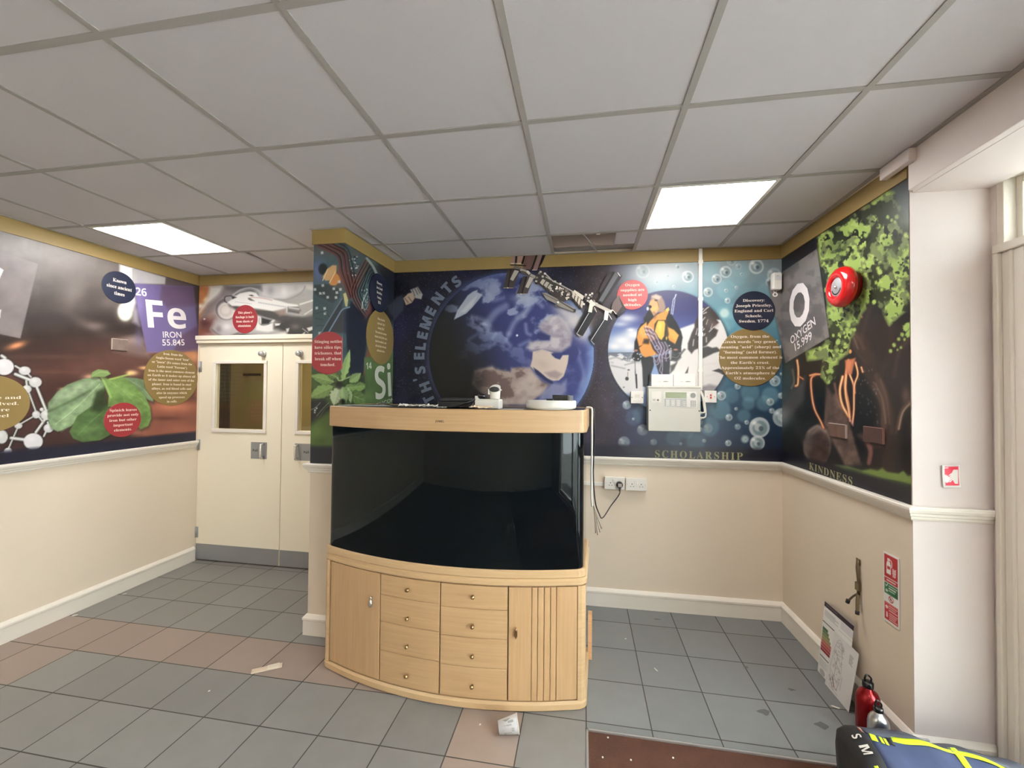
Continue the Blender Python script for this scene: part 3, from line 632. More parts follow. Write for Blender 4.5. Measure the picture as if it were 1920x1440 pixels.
def paint_pillar(c, Z, S, right):
    U, V = c.U, c.V; c.xf(580, 450, 4.361); X = (U-580)*4.361; Y = (V-450)*4.361
    c.C[:] = (58,84,92); c.tex(fbm(X/90, Y/90), .72, 1.3)
    c.glow(70,250,60,120,(92,104,160),.85); c.glow(120,90,160,50,(96,80,72),.6); c.glow(250,300,70,80,(150,62,40),.75); c.glow(390,90,60,50,(110,70,60),.6); c.glow(460,480,70,130,(70,96,96),.6); c.glow(350,60,60,40,(70,96,100),.6); c.glow(360,340,60,60,(120,50,44),.6)
    rng = random.Random(3)
    for k in range(40):       # tiny solder pads
        x = rng.uniform(315, 400); y = rng.uniform(130, 300); c.ell(x, y, 5, 6, (206,204,200) if k % 2 else (24,24,26), .9)
    for k in range(26):
        x = rng.uniform(430, 500); y = rng.uniform(400, 580); c.ell(x, y, 4, 6, (190,196,190), .8)
    # copper tracks
    tr = [[(60,40),(150,80),(240,140),(262,260),(300,380),(332,470)],[(90,25),(180,65),(270,118),(292,240),(318,350),(345,460)],[(120,5),(210,52),(296,105),(320,230),(345,350),(360,450)],[(160,0),(230,30),(310,85),(345,220),(368,340),(378,440)]]
    for q in tr[:3]: c.line(q, 22, (116,50,44), .9, 1); 
    for q in tr: c.line([(x+8, y-6) for x, y in q], 9, (24,18,20), .95, .8)
    t2 = [[(460,150),(420,230),(370,330),(340,420),(372,520),(450,640)],[(478,170),(440,240),(395,330),(362,425),(400,530),(460,620)],[(490,200),(458,260),(415,345),(384,430),(420,520),(475,600)],[(520,215),(480,230),(440,330),(405,430),(440,520)],[(525,245),(490,258),(455,340),(425,430)],[(530,270),(500,280),(470,350)]]
    for q in t2[:3]: c.line(q, 12, (140,64,48), .8, .8)
    for q in t2: c.line([(x+7, y) for x, y in q], 7, (22,18,20), .95, .8)
    c.line([(470,150),(520,215),(552,282)], 18, (150,156,152), .95, 1)
    c.line([(430,560),(440,500),(470,430)], 8, (190,214,206), .8, .8); c.line([(430,520),(460,570),(500,480)], 5, (210,220,214), .8, .7)
    # component, chips
    c.ell(112,238,38,46,(24,34,38),1,1.5); c.poly([(108,300),(150,232),(190,205),(222,208),(222,250),(180,330),(130,332)],(216,160,92),1,1.2); c.poly([(165,330),(210,260),(240,290),(256,330),(215,372),(170,372)],(222,130,48),1,1.2); c.line([(150,240),(110,330)],7,(236,214,160)); c.line([(215,258),(165,350)],7,(236,214,160))
    c.poly([(40,370),(150,360),(240,400),(250,470),(190,520),(40,440)],(44,54,58),.85,2); c.poly([(40,460),(200,540),(140,660),(40,740)],(50,78,82),.9,2)
    for x, y in [(110,372),(200,398),(225,430),(254,404),(244,342),(218,470),(90,436),(116,436),(150,468),(60,556),(125,560),(128,600),(84,762),(104,104),(46,404)]: c.poly([(x-11,y-9),(x+9,y-12),(x+12,y+9),(x-9,y+12)],(196,204,206),.95,.8)
    for q in [[(60,600),(120,590),(180,640)],[(50,640),(110,650)],[(60,700),(130,700)],[(90,420),(120,450)]]: c.line(q, 5, (24,34,38), .8)
    # navy sail shape
    c.poly([(160,750),(262,575),(300,548),(330,545),(340,500),(420,590),(470,650),(480,760),(450,960),(446,1110),(330,1110),(300,750)],(24,28,46),1,1.5)
    c.poly([(100,760),(262,480),(280,470),(262,575),(160,750)],(34,44,56),1,1.2); c.poly([(160,750),(262,575),(300,548),(300,760),(240,760)],(46,50,60),1,1.5)
    c.line([(92,765),(180,620),(268,478)],10,(96,118,140)); c.line([(160,750),(225,640),(270,570),(328,549)],11,(112,142,170))
    c.poly([(275,440),(298,430),(318,490),(310,545),(296,545)],(206,186,104)); 
    if right:
        c.poly([(500,260),(720,150),(900,150),(900,900),(480,700),(490,640)],(18,18,34),.0)
        b = c.box(690-0, 0, 691, 1)
        c.poly([(530,100),(560,200),(600,330),(520,320),(470,620),(470,700),(740,700),(740,100)],(20,20,34),.88,4); c.line([(470,150),(520,215),(552,282)], 18, (150,156,152), .95, 1)
        c.poly([(640,540),(700,490),(740,480),(740,640),(700,640),(660,600)],(58,60,78),.9,2)
        c.poly([(450,650),(500,600),(510,560),(490,490),(480,560)],(150,50,36),.7,2)
        c.poly([(470,900),(500,860),(510,1000),(460,1140),(436,1130)],(150,66,40),.9,2)
    # leaves of the nettle
    c.poly([(-10,1070),(60,1050),(300,1080),(330,1110),(450,1110),(560,1320),(560,2000),(-10,2000)],(60,82,36),1,3)
    m = c.box(570, 680, 760, 900); q = fbm(X[m]/46, Y[m]/46); c.C[m] = np.where((V[m] > 690)[:, None], c.C[m]*(.78+.5*q)[:, None], c.C[m])
    if right: c.poly([(330,1110),(450,1110),(470,1330),(330,1330)],(40,50,40),.6,3)
    G1, G2, G3 = (108,140,60), (82,112,42), (150,176,104)
    def nl(base, tip, w, col, hi=G3, dark=(36,48,20)):
        bx, by = base; tx, ty = tip; dx, dy = tx-bx, ty-by; L = math.hypot(dx, dy); nx, ny = -dy/L, dx/L
        pr = [(0,.12),(.12,.6),(.2,.52),(.3,.95),(.38,.8),(.5,.98),(.58,.78),(.7,.72),(.78,.5),(.9,.3),(1,0)]
        A = [(bx+dx*t+nx*w*k, by+dy*t+ny*w*k) for t, k in pr]; B = [(bx+dx*t-nx*w*k, by+dy*t-ny*w*k) for t, k in pr[::-1]]
        c.poly([(x+6, y+10) for x, y in A+B], dark, .7, 2); c.poly(A+B, col, 1, .9)
        c.poly([base]+A, tuple(min(255, v*1.22) for v in col), .7, 1.2)
        c.line([base, tip], 5, hi, .9, .8)
        for t in (.25,.45,.65): c.line([(bx+dx*t, by+dy*t), (bx+dx*(t+.16)+nx*w*.6, by+dy*(t+.16)+ny*w*.6)], 3, hi, .6, .7); c.line([(bx+dx*t, by+dy*t), (bx+dx*(t+.16)-nx*w*.6, by+dy*(t+.16)-ny*w*.6)], 3, hi, .6, .7)
    nl((200,1160),(10,1110),46,G1); nl((190,1200),(0,1290),60,G1); nl((270,1150),(330,900),34,(140,170,84)); nl((240,1130),(130,1080),30,G2)
    nl((290,1210),(480,1190),50,G1); nl((330,1160),(420,1090),40,(120,150,76)); nl((300,1250),(500,1330),60,G2); nl((320,1210),(340,1330),26,G3)
    nl((240,1210),(200,1350),60,(160,176,130),(200,214,170)); nl((270,1200),(300,1330),40,(130,156,90)); c.ell(244,1185,28,34,(26,30,20),1,2); c.ell(270,1320,24,20,(30,34,22),1,2)
    c.line([(230,1130),(250,1150),(330,1120)],10,(160,184,110),.9)
    c.poly([(-10,1310),(120,1300),(190,1370),(140,1420),(40,1500),(-10,1490)],(26,28,26),.95,4); c.line([(60,1440),(110,1380),(160,1330)],5,(150,150,120)); c.line([(80,1450),(130,1380),(180,1340)],4,(110,110,90)); c.line([(10,1390),(50,1370),(90,1330)],4,(170,180,180)); c.ell(46,1392,8,8,(200,204,204)); c.ell(60,1376,7,7,(200,204,204)); c.ell(44,1410,7,7,(190,196,196))
    c.poly([(60,1470),(160,1400),(300,1400),(300,1700),(-10,1700),(-10,1560)],(86,120,40),1,6); c.glow(60,1560,60,60,(110,146,56),.7); c.glow(90,1640,60,30,(70,100,30),.7)
    # green plate
    c.poly([(450,966),(690,908),(712,905),(712,2000),(476,2000)],(72,104,44),1,1.2); c.poly([(685,912),(712,905),(785,1335),(785,2000),(685,2000)],(96,128,58),1,1.0); c.poly([(450,966),(690,908),(688,1335),(500,1335)],(78,112,50),1,1.0); c.glow(480,1280,50,60,(104,136,64),.6); c.line([(686,912),(686,1335)],5,(110,140,76),.8)
    k = Z < 1.24; w = sstep(1.245,1.20,Z[k])[:, None]; c.C[k] = c.C[k]*(1-w)+np.array((22,26,44))*w

def paint_back(c, Z):
    U, V = c.U, c.V; N = len(U); c.xf(730, 470, 4.5); X = (U-730)*4.5; Y = (V-470)*4.5
    c.grad([(0,(17,17,34)),(300,(20,20,44)),(1500,(26,24,40)),(1720,(52,42,46)),(1860,(58,46,54)),(2100,(40,38,70)),(2600,(30,40,80)),(3400,(24,50,78))], X)
    n = fbm(X/260+3, Y/260); c.C += (np.clip(n-.5, 0, 1)*90)[:, None]*np.array((.5,.45,1.1)); c.tex(fbm(X/60, Y/60), .82, 1.2)
    c.glow(100,640,90,160,(34,32,82),.7); c.glow(1760,420,90,160,(92,70,66),.6,.5); c.glow(1790,1000,60,160,(52,40,74),.6); c.glow(1300,180,200,60,(28,30,64),.6)
    star_sky(c, None, 3, .012)
    # earth
    ex, ey, er = 1030, 880, 697
    c.ell(ex, ey, er+16, er+18, (70,90,150), .55, 5.0); c.ell(ex, ey, er, er+4, (38,44,104), 1, 1.2)
    R = np.hypot(X-ex, (Y-ey)); i = np.nonzero(R < er-2)[0]; x = X[i]; y = Y[i]; r = R[i]/er
    tw = fbm(x/300+2, y/300+7)*140
    light = sstep(450, 1150, x+(y-880)*-.40)          # artwork: night side of the globe
    ocean = np.array((13,15,16))*(1-light)[:, None]+np.array((44,52,124))*light[:, None]
    col = ocean.copy()
    g = fbm((x+tw)/150, (y-tw)/110+4, 6); sw = sstep(.50, .66, g)*sstep(420, 900, x+300*(y < 560))
    top = np.exp(-((x-1080)/420)**2-((y-430)/280)**2); mid = np.exp(-((x-880)/260)**2-((y-540)/130)**2)
    cl = np.clip(sw*(.25+.9*top+.5*mid), 0, .85); col = col*(1-cl[:, None])+np.array((150,164,206))*cl[:, None]
    lm = sstep(.86, 1.0, r)*sstep(900, 1500, x); col = col*(1-.75*lm[:, None])+np.array((112,150,214))*(.75*lm[:, None])
    lm2 = sstep(.90, 1.0, r)*sstep(620, 900, x)*(y < 500); col = col*(1-.5*lm2[:, None])+np.array((96,120,180))*(.5*lm2[:, None])
    c.C[i] = col
    rag = lambda sc, lo, hi: (lambda u, v: sstep(lo, hi, fbm((u-730)*4.5/sc+11, (v-470)*4.5/sc+3, 5)))
    # cloud streaks
    for q, w, a in [([(1180,400),(1150,520),(1060,600),(1010,700)],40,.5),([(1010,700),(990,760),(1020,800)],26,.5),([(1150,620),(1160,690),(1190,710)],16,.7),([(840,360),(870,420),(960,400)],26,.45),([(700,560),(800,590),(850,640)],34,.4),([(820,620),(900,520),(980,470)],60,.45),([(1080,560),(1190,480),(1220,380)],36,.4),([(900,700),(870,740)],8,.6),([(840,820),(890,790)],14,.35),([(670,750),(750,700)],14,.35),([(1600,900),(1640,1050),(1600,1180)],26,.35),([(1560,820),(1600,860)],24,.5),([(1100,800),(1180,760)],22,.5),([(1250,430),(1290,470)],26,.6)]: c.line(q, w, (166,178,214), a, 4)
    c.ell(1078,715,9,9,(230,236,250)); 
    # ice sheet
    c.poly([(545,582),(575,500),(625,430),(660,378),(705,345),(745,330),(742,350),(788,372),(750,420),(700,480),(650,530),(590,560)],(168,176,200),1,1.0); c.poly([(600,520),(680,430),(740,380),(700,470),(640,520)],(206,210,222),.8,2)
    # land
    A = (196,172,156); B = (176,148,134)
    c.poly([(720,1010),(800,990),(870,975),(900,1000),(1020,1022),(1030,990),(1100,985),(1190,988),(1215,1030),(1265,1085),(1310,1120),(1345,1130),(1300,1200),(1230,1250),(1150,1300),(900,1300),(760,1190),(700,1120)],B,.95,2.5)
    m, wm = c.pmask([(720,1010),(800,990),(870,975),(900,1000),(1020,1022),(1030,990),(1100,985),(1190,988),(1215,1030),(1265,1085),(1310,1120),(1345,1130),(1300,1200),(1230,1250),(1150,1300),(900,1300),(760,1190),(700,1120)], 6); q = fbm(X[m]/110+8, Y[m]/80+2, 5); rr = wm
    w = (sstep(.5, .66, q)*rr*.75)[:, None]; c.C[m] = c.C[m]*(1-w)+np.array((92,62,60))*w
    w = (sstep(.52, .3, q)*rr*.5)[:, None]; c.C[m] = c.C[m]*(1-w)+np.array((214,192,182))*w
    c.glow(740,1090,90,120,(22,20,22),.7); c.glow(760,1240,110,70,(30,24,26),.6)
    c.poly([(1210,850),(1290,830),(1390,862),(1370,880),(1400,905),(1436,916),(1462,880),(1515,878),(1505,950),(1488,1010),(1470,1060),(1430,1095),(1385,1098),(1330,1078),(1280,1050),(1225,1010),(1190,975),(1205,920)],(214,188,170),1,1.2)
    c.glow(1300,960,70,40,(190,160,146),.5,.4); c.poly([(1310,1030),(1400,1010),(1460,1040),(1420,1085),(1350,1070)],(120,96,110),.5,3)
    c.poly([(1215,985),(1260,1015),(1330,1075),(1390,1115),(1375,1128),(1310,1095),(1240,1040)],(34,38,92),1,1)
    c.poly([(1365,868),(1400,858),(1440,872),(1470,845),(1540,795),(1585,800),(1600,860),(1560,960),(1520,960),(1515,878),(1462,880),(1440,918),(1400,905)],(40,48,116),1,1.2)
    c.poly([(1260,640),(1330,560),(1430,540),(1500,610),(1540,700),(1530,800),(1450,855),(1370,850),(1280,835),(1200,850),(1160,820),(1180,770),(1250,760),(1350,760),(1355,720),(1290,680)],(176,164,176),.92,3)
    m, wm = c.pmask([(1260,640),(1330,560),(1430,540),(1500,610),(1540,700),(1530,800),(1450,855),(1370,850),(1280,835),(1200,850),(1160,820),(1180,770),(1250,760),(1350,760),(1355,720),(1290,680)], 6); q = fbm(X[m]/70+1, Y[m]/50+6, 5); w = (sstep(.48, .66, q)*.5*wm)[:, None]; c.C[m] = c.C[m]*(1-w)+np.array((126,110,130))*w
    w = (sstep(.46, .3, q)*.5*wm)[:, None]; c.C[m] = c.C[m]*(1-w)+np.array((224,212,212))*w
    c.poly([(1250,690),(1300,700),(1356,722),(1352,750),(1290,752),(1240,735)],(38,42,104),.95,2)
    c.poly([(1450,1130),(1495,1085),(1490,1180),(1440,1240),(1380,1250),(1260,1260),(1300,1190),(1380,1120)],(140,140,176),.7,3,)
    c.glow(1560,1150,50,60,(52,62,140),.6)
    # flare behind the station
    c.glow(1560,590,130,110,(214,206,206),.95,.6); c.glow(1480,520,110,50,(196,190,196),.8,.5); c.glow(1640,700,60,80,(196,192,204),.8); c.glow(1120,400,90,40,(170,180,206),.7); c.glow(1700,560,26,120,(190,140,110),.8,.5)
    # small satellite
    c.poly([(10,460),(60,390),(110,370),(125,420),(120,500),(40,590),(0,600)],(60,62,84),.9,2); c.poly([(150,260),(240,240),(262,320),(200,320)],(40,42,54),.8,2)
    c.poly([(118,400),(160,360),(200,350),(215,400),(190,440),(140,460)],(196,160,130),1,1); c.poly([(175,330),(240,305),(282,370),(270,410),(220,400)],(176,170,168),1,1)
    for q in [[(130,400),(160,440)],[(160,390),(190,430)],[(195,330),(215,380)],[(215,320),(240,370)],[(235,315),(258,360)]]: c.line(q, 6, (80,60,54), .9, .7)
    # water and bubbles
    c.xf(1100, 450, 3.4275); X = (U-1100)*3.4275; Y = (V-450)*3.4275
    wt = sstep(60, 480, X+(Y-600)*.05-np.where(Y > 900, (Y-900)*.55, 0)*(X < 700)); rr = np.array((70,128,148))
    bgc = np.zeros((N, 3)); ty = np.clip((Y-100)/1200, 0, 1)
    for k, (a, b, d, e) in enumerate(zip((150,162,168),(70,136,156),(42,90,120),(22,34,66))): bgc[:, k] = np.interp(ty, [0,.35,.7,.98], [a, b, d, e])
    bgc *= (.8+.42*fbm(X/200+4, Y/200))[:, None]; c.C = c.C*(1-wt[:, None])+bgc*wt[:, None]
    c.glow(470,210,240,110,(190,196,200),.85); c.glow(180,420,120,160,(90,76,84),.5); c.glow(420,1250,300,120,(30,34,74),.7); c.glow(1130,450,80,200,(56,96,116),.5); c.glow(1000,1200,300,120,(34,74,104),.6)
    for x, y, r_, a in [(880,470,45,.5),(900,320,62,.6),(800,200,62,.6),(780,130,50,.4),(860,1090,64,.6),(1040,1050,42,.5),(790,1200,62,.5),(1180,1000,55,.6),(1010,1130,42,.5),(1000,190,52,.5),(960,240,60,.4),(700,560,50,.3),(1100,620,50,.3),(1050,980,60,.5),(930,1000,50,.4),(640,1230,46,.4),(560,1270,50,.35),(700,1300,60,.4),(360,1120,60,.25),(300,1140,50,.25),(1160,780,60,.3),(870,560,50,.4),(900,520,60,.4),(1140,1050,50,.5),(930,460,50,.35),(1180,500,60,.2),(1160,330,60,.3)]: c.ell(x, y, r_, r_, (122,182,196), a*.75, 3)
    for x, y, r_ in [(770,550,22),(885,470,28),(1018,1280,24),(480,175,0)]:
        if r_: c.ell(x, y, r_, r_, (186,214,206), .85, 2.5)
    def bub(x, y, r_, a=1.0):
        c.ell(x, y, r_, r_, (206,216,216), .85*a, 1.0); c.ell(x+r_*.05, y+r_*.05, r_*.72, r_*.72, (112,142,150), .9*a, 1.6); c.ell(x-r_*.1, y, r_*.38, r_*.38, (196,206,206), .8*a, 1.6); c.ell(x+r_*.16, y+r_*.1, r_*.22, r_*.25, (60,84,96), .8*a, 1.0); c.glow(x-r_*.5, y-r_*.45, r_*.3, r_*.25, (244,246,246), a)
    for x, y, r_, a in [(360,200,46,.45),(650,235,38,1),(893,205,38,1),(835,250,32,1),(1090,170,48,1),(1205,225,46,.6),(780,335,30,1),(905,390,18,1),(865,1000,30,1),(1210,905,35,.9),(1250,1000,20,.8),(1110,1205,66,1),(1097,1305,48,1),(915,1140,22,1),(1020,1280,8,1),(910,1305,20,1),(258,1060,28,.6),(430,1300,22,.6),(360,1220,36,.5),(240,1300,38,.5),(585,172,16,.9),(930,135,30,.6),(1190,1098,18,.8),(1180,1040,24,.9),(1255,1140,60,.8),(730,1215,12,1),(975,170,20,.6),(962,305,10,1),(895,325,12,.8),(1028,1172,14,1),(960,1085,10,1),(450,270,14,.5),(520,230,14,.4),(780,1210,30,.4),(720,1170,24,.5),(970,1200,20,.6),(1180,270,30,.5),(970,940,20,.8),(1250,860,8,1),(300,1150,8,.8),(605,1310,10,.5),(755,1290,12,.8),(995,220,10,1),(740,240,10,1),(560,300,10,.8),(1290,1150,44,.6),(1320,1060,30,.4)]: bub(x, y, r_, a)
    k = Y > 1290; 
    # round photograph
    cx, cy, rr_ = 525, 712, 388
    c.ell(cx+8, cy+10, rr_+8, rr_+8, (20,24,44), .5, 3); i0 = np.nonzero(np.hypot(X-cx, Y-cy) < rr_+4)[0]; keepall = c.C.copy()
    c.xf(1130, 530, 7.2); x = (U[i0]-1130)*7.2; y = (V[i0]-530)*7.2
    sk = np.zeros((len(i0), 3)); tt = np.clip((y-100)/900, 0, 1)
    for k3, (a, b, d) in enumerate(zip((52,60,150),(50,64,170),(110,140,210))): sk[:, k3] = 0
    for k3 in range(3): sk[:, k3] = np.interp(tt+.2*np.clip((500-x)/400, 0, 1), [0,.35,.7,1.0], [(58,50,72,120)[0:4][0:4][j] if k3 == 0 else ((56,52,96,150)[j] if k3 == 1 else (104,118,170,200)[j]) for j in range(4)])
    c.C[i0] = sk
    for gx, gy, a, b, al in [(330,480,150,60,.8),(240,560,120,40,.6),(420,700,160,80,1),(260,780,160,80,1),(160,860,110,60,1),(360,860,140,80,1),(380,640,60,30,.9)]: c.glow(gx, gy, a, b, (222,222,222), al)
    c.poly([(60,960),(200,950),(320,990),(440,930),(500,1000),(560,1100),(560,1500),(60,1500)],(214,210,210),1,3); m = c.box(1130+60/7.2, 530+940/7.2, 1130+540/7.2, 530+1200/7.2); q = fbm((U[m]-1130)*7.2/60, (V[m]-530)*7.2/36+3, 5); hh = (V[m]-530)*7.2; w = (sstep(.52, .62, q)*sstep(1110, 1020, hh)*.75)[:, None]; c.C[m] = c.C[m]*(1-w)+np.array((84,90,104))*w
    for q in [[(90,1030),(180,1010),(260,1040)],[(300,1110),(420,1080)],[(120,1120),(300,1160)]]: c.line(q, 10, (90,92,100), .6, 2)
    c.ell(328,1296,24,26,(70,66,60)); c.ell(350,1178,16,10,(90,84,76)); c.line([(340,1210),(340,1260)],7,(100,94,86)); c.ell(285,1412,12,8,(110,104,96))
    c.poly([(900,700),(1050,620),(1240,550),(1300,540),(1500,480),(1600,480),(1720,700),(1720,1500),(880,1500),(900,1100)],(218,212,208),1,2)
    c.poly([(1240,550),(1300,420),(1350,330),(1440,320),(1560,430),(1590,500),(1540,500),(1570,540),(1490,600),(1560,640),(1530,720),(1470,770),(1400,850),(1320,880),(1300,880),(1240,910),(1200,960),(1150,900),(1150,820),(1180,740),(1200,680),(1240,600)],(60,50,46),1,1.5)
    for q in [[(1350,400),(1400,350),(1430,330)],[(1360,420),(1400,400)],[(1340,520),(1380,470)],[(1350,600),(1330,640)],[(1370,620),(1360,640)],[(1380,690),(1370,710)],[(1400,740),(1400,800)],[(1320,700),(1290,800)],[(1420,500),(1400,560)],[(1280,620),(1260,700)],[(1480,560),(1460,620)],[(1230,770),(1220,850)],[(1340,370),(1360,350)],[(1440,660),(1500,600)]]: c.line(q, 13, (216,208,204), .9, 1)
    c.poly([(1310,880),(1420,860),(1480,880),(1540,870),(1600,920),(1500,950),(1380,1010),(1310,1040)],(54,46,44),1,1.5); c.glow(1440,520,60,80,(94,76,72),.6); c.glow(1500,560,60,50,(120,90,86),.6); c.poly([(1480,1190),(1570,1160),(1680,1210),(1660,1260),(1560,1210)],(48,42,42),1,1.2); c.poly([(1110,1225),(1160,1130),(1150,1220)],(70,60,54)); c.poly([(1320,1410),(1440,1370),(1560,1400),(1560,1500),(1320,1500)],(120,112,120),.8,3); c.line([(1400,1260),(1640,1200)],5,(180,176,180),.5,2); c.line([(1340,1110),(1600,1080)],5,(186,182,184),.4,2)
    c.poly([(900,1060),(960,1040),(1040,1000),(1120,900),(1100,890),(1040,960),(1000,960)],(54,48,48),.9,1.5); c.poly([(910,1120),(1000,1080),(960,1180),(920,1210)],(60,54,52),.9,2)
    # mountaineer in the photograph
    BK = (24,24,28); OR = (226,136,44); YE = (236,176,50)
    c.poly([(545,1400),(535,1150),(510,1000),(620,980),(700,1020),(690,1120),(670,1180),(640,1260),(620,1420)],BK,1,1.2); c.poly([(700,1010),(900,960),(910,1080),(900,1260),(770,1260),(730,1140)],(30,26,36),1,1.2)
    c.poly([(470,640),(520,560),(560,540),(620,460),(700,440),(880,360),(920,420),(1000,540),(1060,660),(1080,740),(1060,860),(1060,940),(980,960),(930,900),(800,960),(620,980),(480,940),(425,920),(430,800),(455,740)],BK,1,1.2)
    c.poly([(560,460),(540,520),(600,400),(640,360),(720,420),(680,520),(620,600),(560,540)],(36,34,34),1,1.2)
    c.poly([(480,650),(520,590),(590,530),(600,580),(640,520),(720,440),(880,350),(890,400),(860,470),(850,520),(870,600),(960,640),(1025,710),(980,830),(900,780),(860,700),(800,780),(720,760),(640,800),(560,830),(490,860),(460,740)],OR,1,1.2)
    c.poly([(490,880),(560,820),(640,800),(680,900),(740,970),(570,1010),(520,960)],OR,1,1.2); c.poly([(500,620),(580,560),(600,640),(590,740),(530,740),(500,690)],(236,160,60),.9,2); c.poly([(560,760),(640,760),(620,830),(540,820)],(40,32,30),.9,2)
    c.poly([(700,560),(740,505),(850,505),(880,560),(860,700),(820,790),(760,780),(690,700)],(46,36,28),1,1.2); c.poly([(728,560),(750,515),(830,515),(848,560),(830,720),(795,775),(730,730),(695,690)],YE,1,1.2); c.glow(770,600,26,80,(250,206,80),.7)
    c.poly([(850,520),(880,560),(900,700),(860,760),(840,700)],(60,44,36),.9,1.5); c.ell(862,750,9,22,(240,200,60))
    c.poly([(880,600),(960,640),(1025,710),(985,790),(900,730)],(240,160,50),.9,2)
    # rope
    for k in range(9):
        a0 = 560+16*k; c.line([(a0, 600+6*k), (a0+50, 720), (a0+130, 860+4*k), (a0+190, 960)], 11, ((96,74,110),(186,170,190),(70,54,84))[k % 3], .95, .8)
    for k in range(5): c.line([(575, 590+26*k), (640, 600+28*k), (690, 650+24*k)], 9, ((190,176,196),(84,64,98))[k % 2], .9, .8)
    for k in range(9):
        a0 = 760+14*k; c.line([(a0-20, 800), (a0+20, 880), (a0-6, 980), (a0-40+6*k, 1060)], 9, ((100,80,116),(196,182,200),(76,60,90))[k % 3], .95, .8)
    for q in [[(700,870),(740,850),(770,890),(720,900),(700,870)],[(820,960),(900,900),(900,1000),(830,1020),(780,960)],[(700,960),(690,1060),(720,1110),(760,1080),(770,1000)],[(760,1000),(790,1100),(770,1180),(800,1230)],[(800,1000),(810,1120),(800,1230)],[(690,1000),(700,1040),(740,1080)]]: c.line(q, 9, (190,176,196), .95, .8); c.line([(x+8, y+5) for x, y in q], 4, (90,72,104), .9, .7)
    # head, mask, hair, gloves, tools
    c.poly([(640,260),(660,170),(720,155),(790,180),(830,250),(850,330),(830,400),(740,400),(760,300)],(150,118,100),1,1.5); c.poly([(660,190),(720,160),(790,190),(760,230),(700,215)],(196,168,150),.9,2); c.poly([(620,310),(640,250),(700,215),(750,260),(770,320),(740,400),(690,450),(650,380)],(216,150,84),1,1.5); c.poly([(650,330),(740,310),(730,360),(680,400),(645,360)],(230,164,76),1,1.2); c.ell(636,325,26,22,(34,34,36)); c.ell(608,350,14,22,(226,226,228)); c.line([(700,220),(740,260),(760,330)],9,(90,66,54),.8,1.2); c.ell(720,238,20,11,(60,44,40)); c.line([(690,400),(720,440),(700,480)],22,(130,90,70),.8,2)
    c.poly([(850,360),(890,330),(900,370),(870,400)],(236,190,60))
    for q in [[(985,160),(975,200),(950,240),(925,420)],[(975,225),(945,430)],[(995,160),(970,215)]]: c.line(q, 9, (196,206,224), .95, .8)
    c.line([(955,250),(935,430)],5,(90,100,130),.9,.7)
    c.poly([(395,980),(440,920),(500,950),(530,1000),(500,1060),(430,1060),(400,1020)],(28,28,34),1,1.2); c.line([(350,1015),(390,980)],7,(150,160,160)); c.line([(435,1040),(440,1200),(455,1420)],11,(60,60,62)); c.line([(432,1060),(436,1180)],5,(170,170,170)); c.ell(450,915,26,12,(196,110,84)); c.line([(455,1240),(462,1420)],16,(30,26,26))
    for x_, y_ in [(470,960),(515,1000),(420,1020),(480,1030),(500,970),(930,960),(960,990),(1000,1050),(920,1000),(1020,1000),(900,850),(920,890),(950,940)]: c.ell(x_, y_, 11, 9, (206,206,206), .9, .8)
    c.poly([(930,900),(1050,960),(1060,1010),(1000,1070),(920,1050)],(30,30,34),.85,2); c.line([(920,1000),(1000,1010),(1060,950),(1120,900)],8,(120,116,116)); c.ell(985,905,30,12,(196,110,84)); c.line([(910,1220),(1000,1080)],10,(50,46,44),.8,2)
    m = np.clip(.5+(rr_-np.hypot((U-1100)*3.4275-cx, (V-450)*3.4275-cy))/(2*2.6), 0, 1)[:, None]; c.C[:] = c.C*m+keepall*(1-m)
    # grey plate running round the corner
    plate_o(c)
    k = Z < 1.215; w = sstep(1.22,1.18,Z[k])[:, None]; c.C[k] = c.C[k]*(1-w)+np.array((22,22,42))*w

def plate_o(c):
    c.xf(0, 0, 1); c.poly([(1439,530),(1480,500),(1482,507),(1532,466),(1555,632),(1473,682)],(20,22,30),.4,3)
    c.poly([(1439,529),(1483,499),(1532,466),(1555,632),(1473,681)],(104,98,98),1,.8)
    m = c.box(1436, 464, 1558, 684); q = fbm(c.U[m]/16, c.V[m]/16, 5)
    P = np.array([(1439,529),(1532,466),(1555,632),(1473,681)])
    cc = c.C[m]; near = (np.abs(cc-np.array((104,98,98))).sum(1) < 6)[:, None]; w = near*(sstep(.45, .6, q)*.35)[:, None]
    c.C[m] = cc*(1-w)+np.array((150,140,128))*w; w = near*(sstep(.5, .36, q)*.3)[:, None]; c.C[m] = c.C[m]*(1-w)+np.array((74,70,72))*w

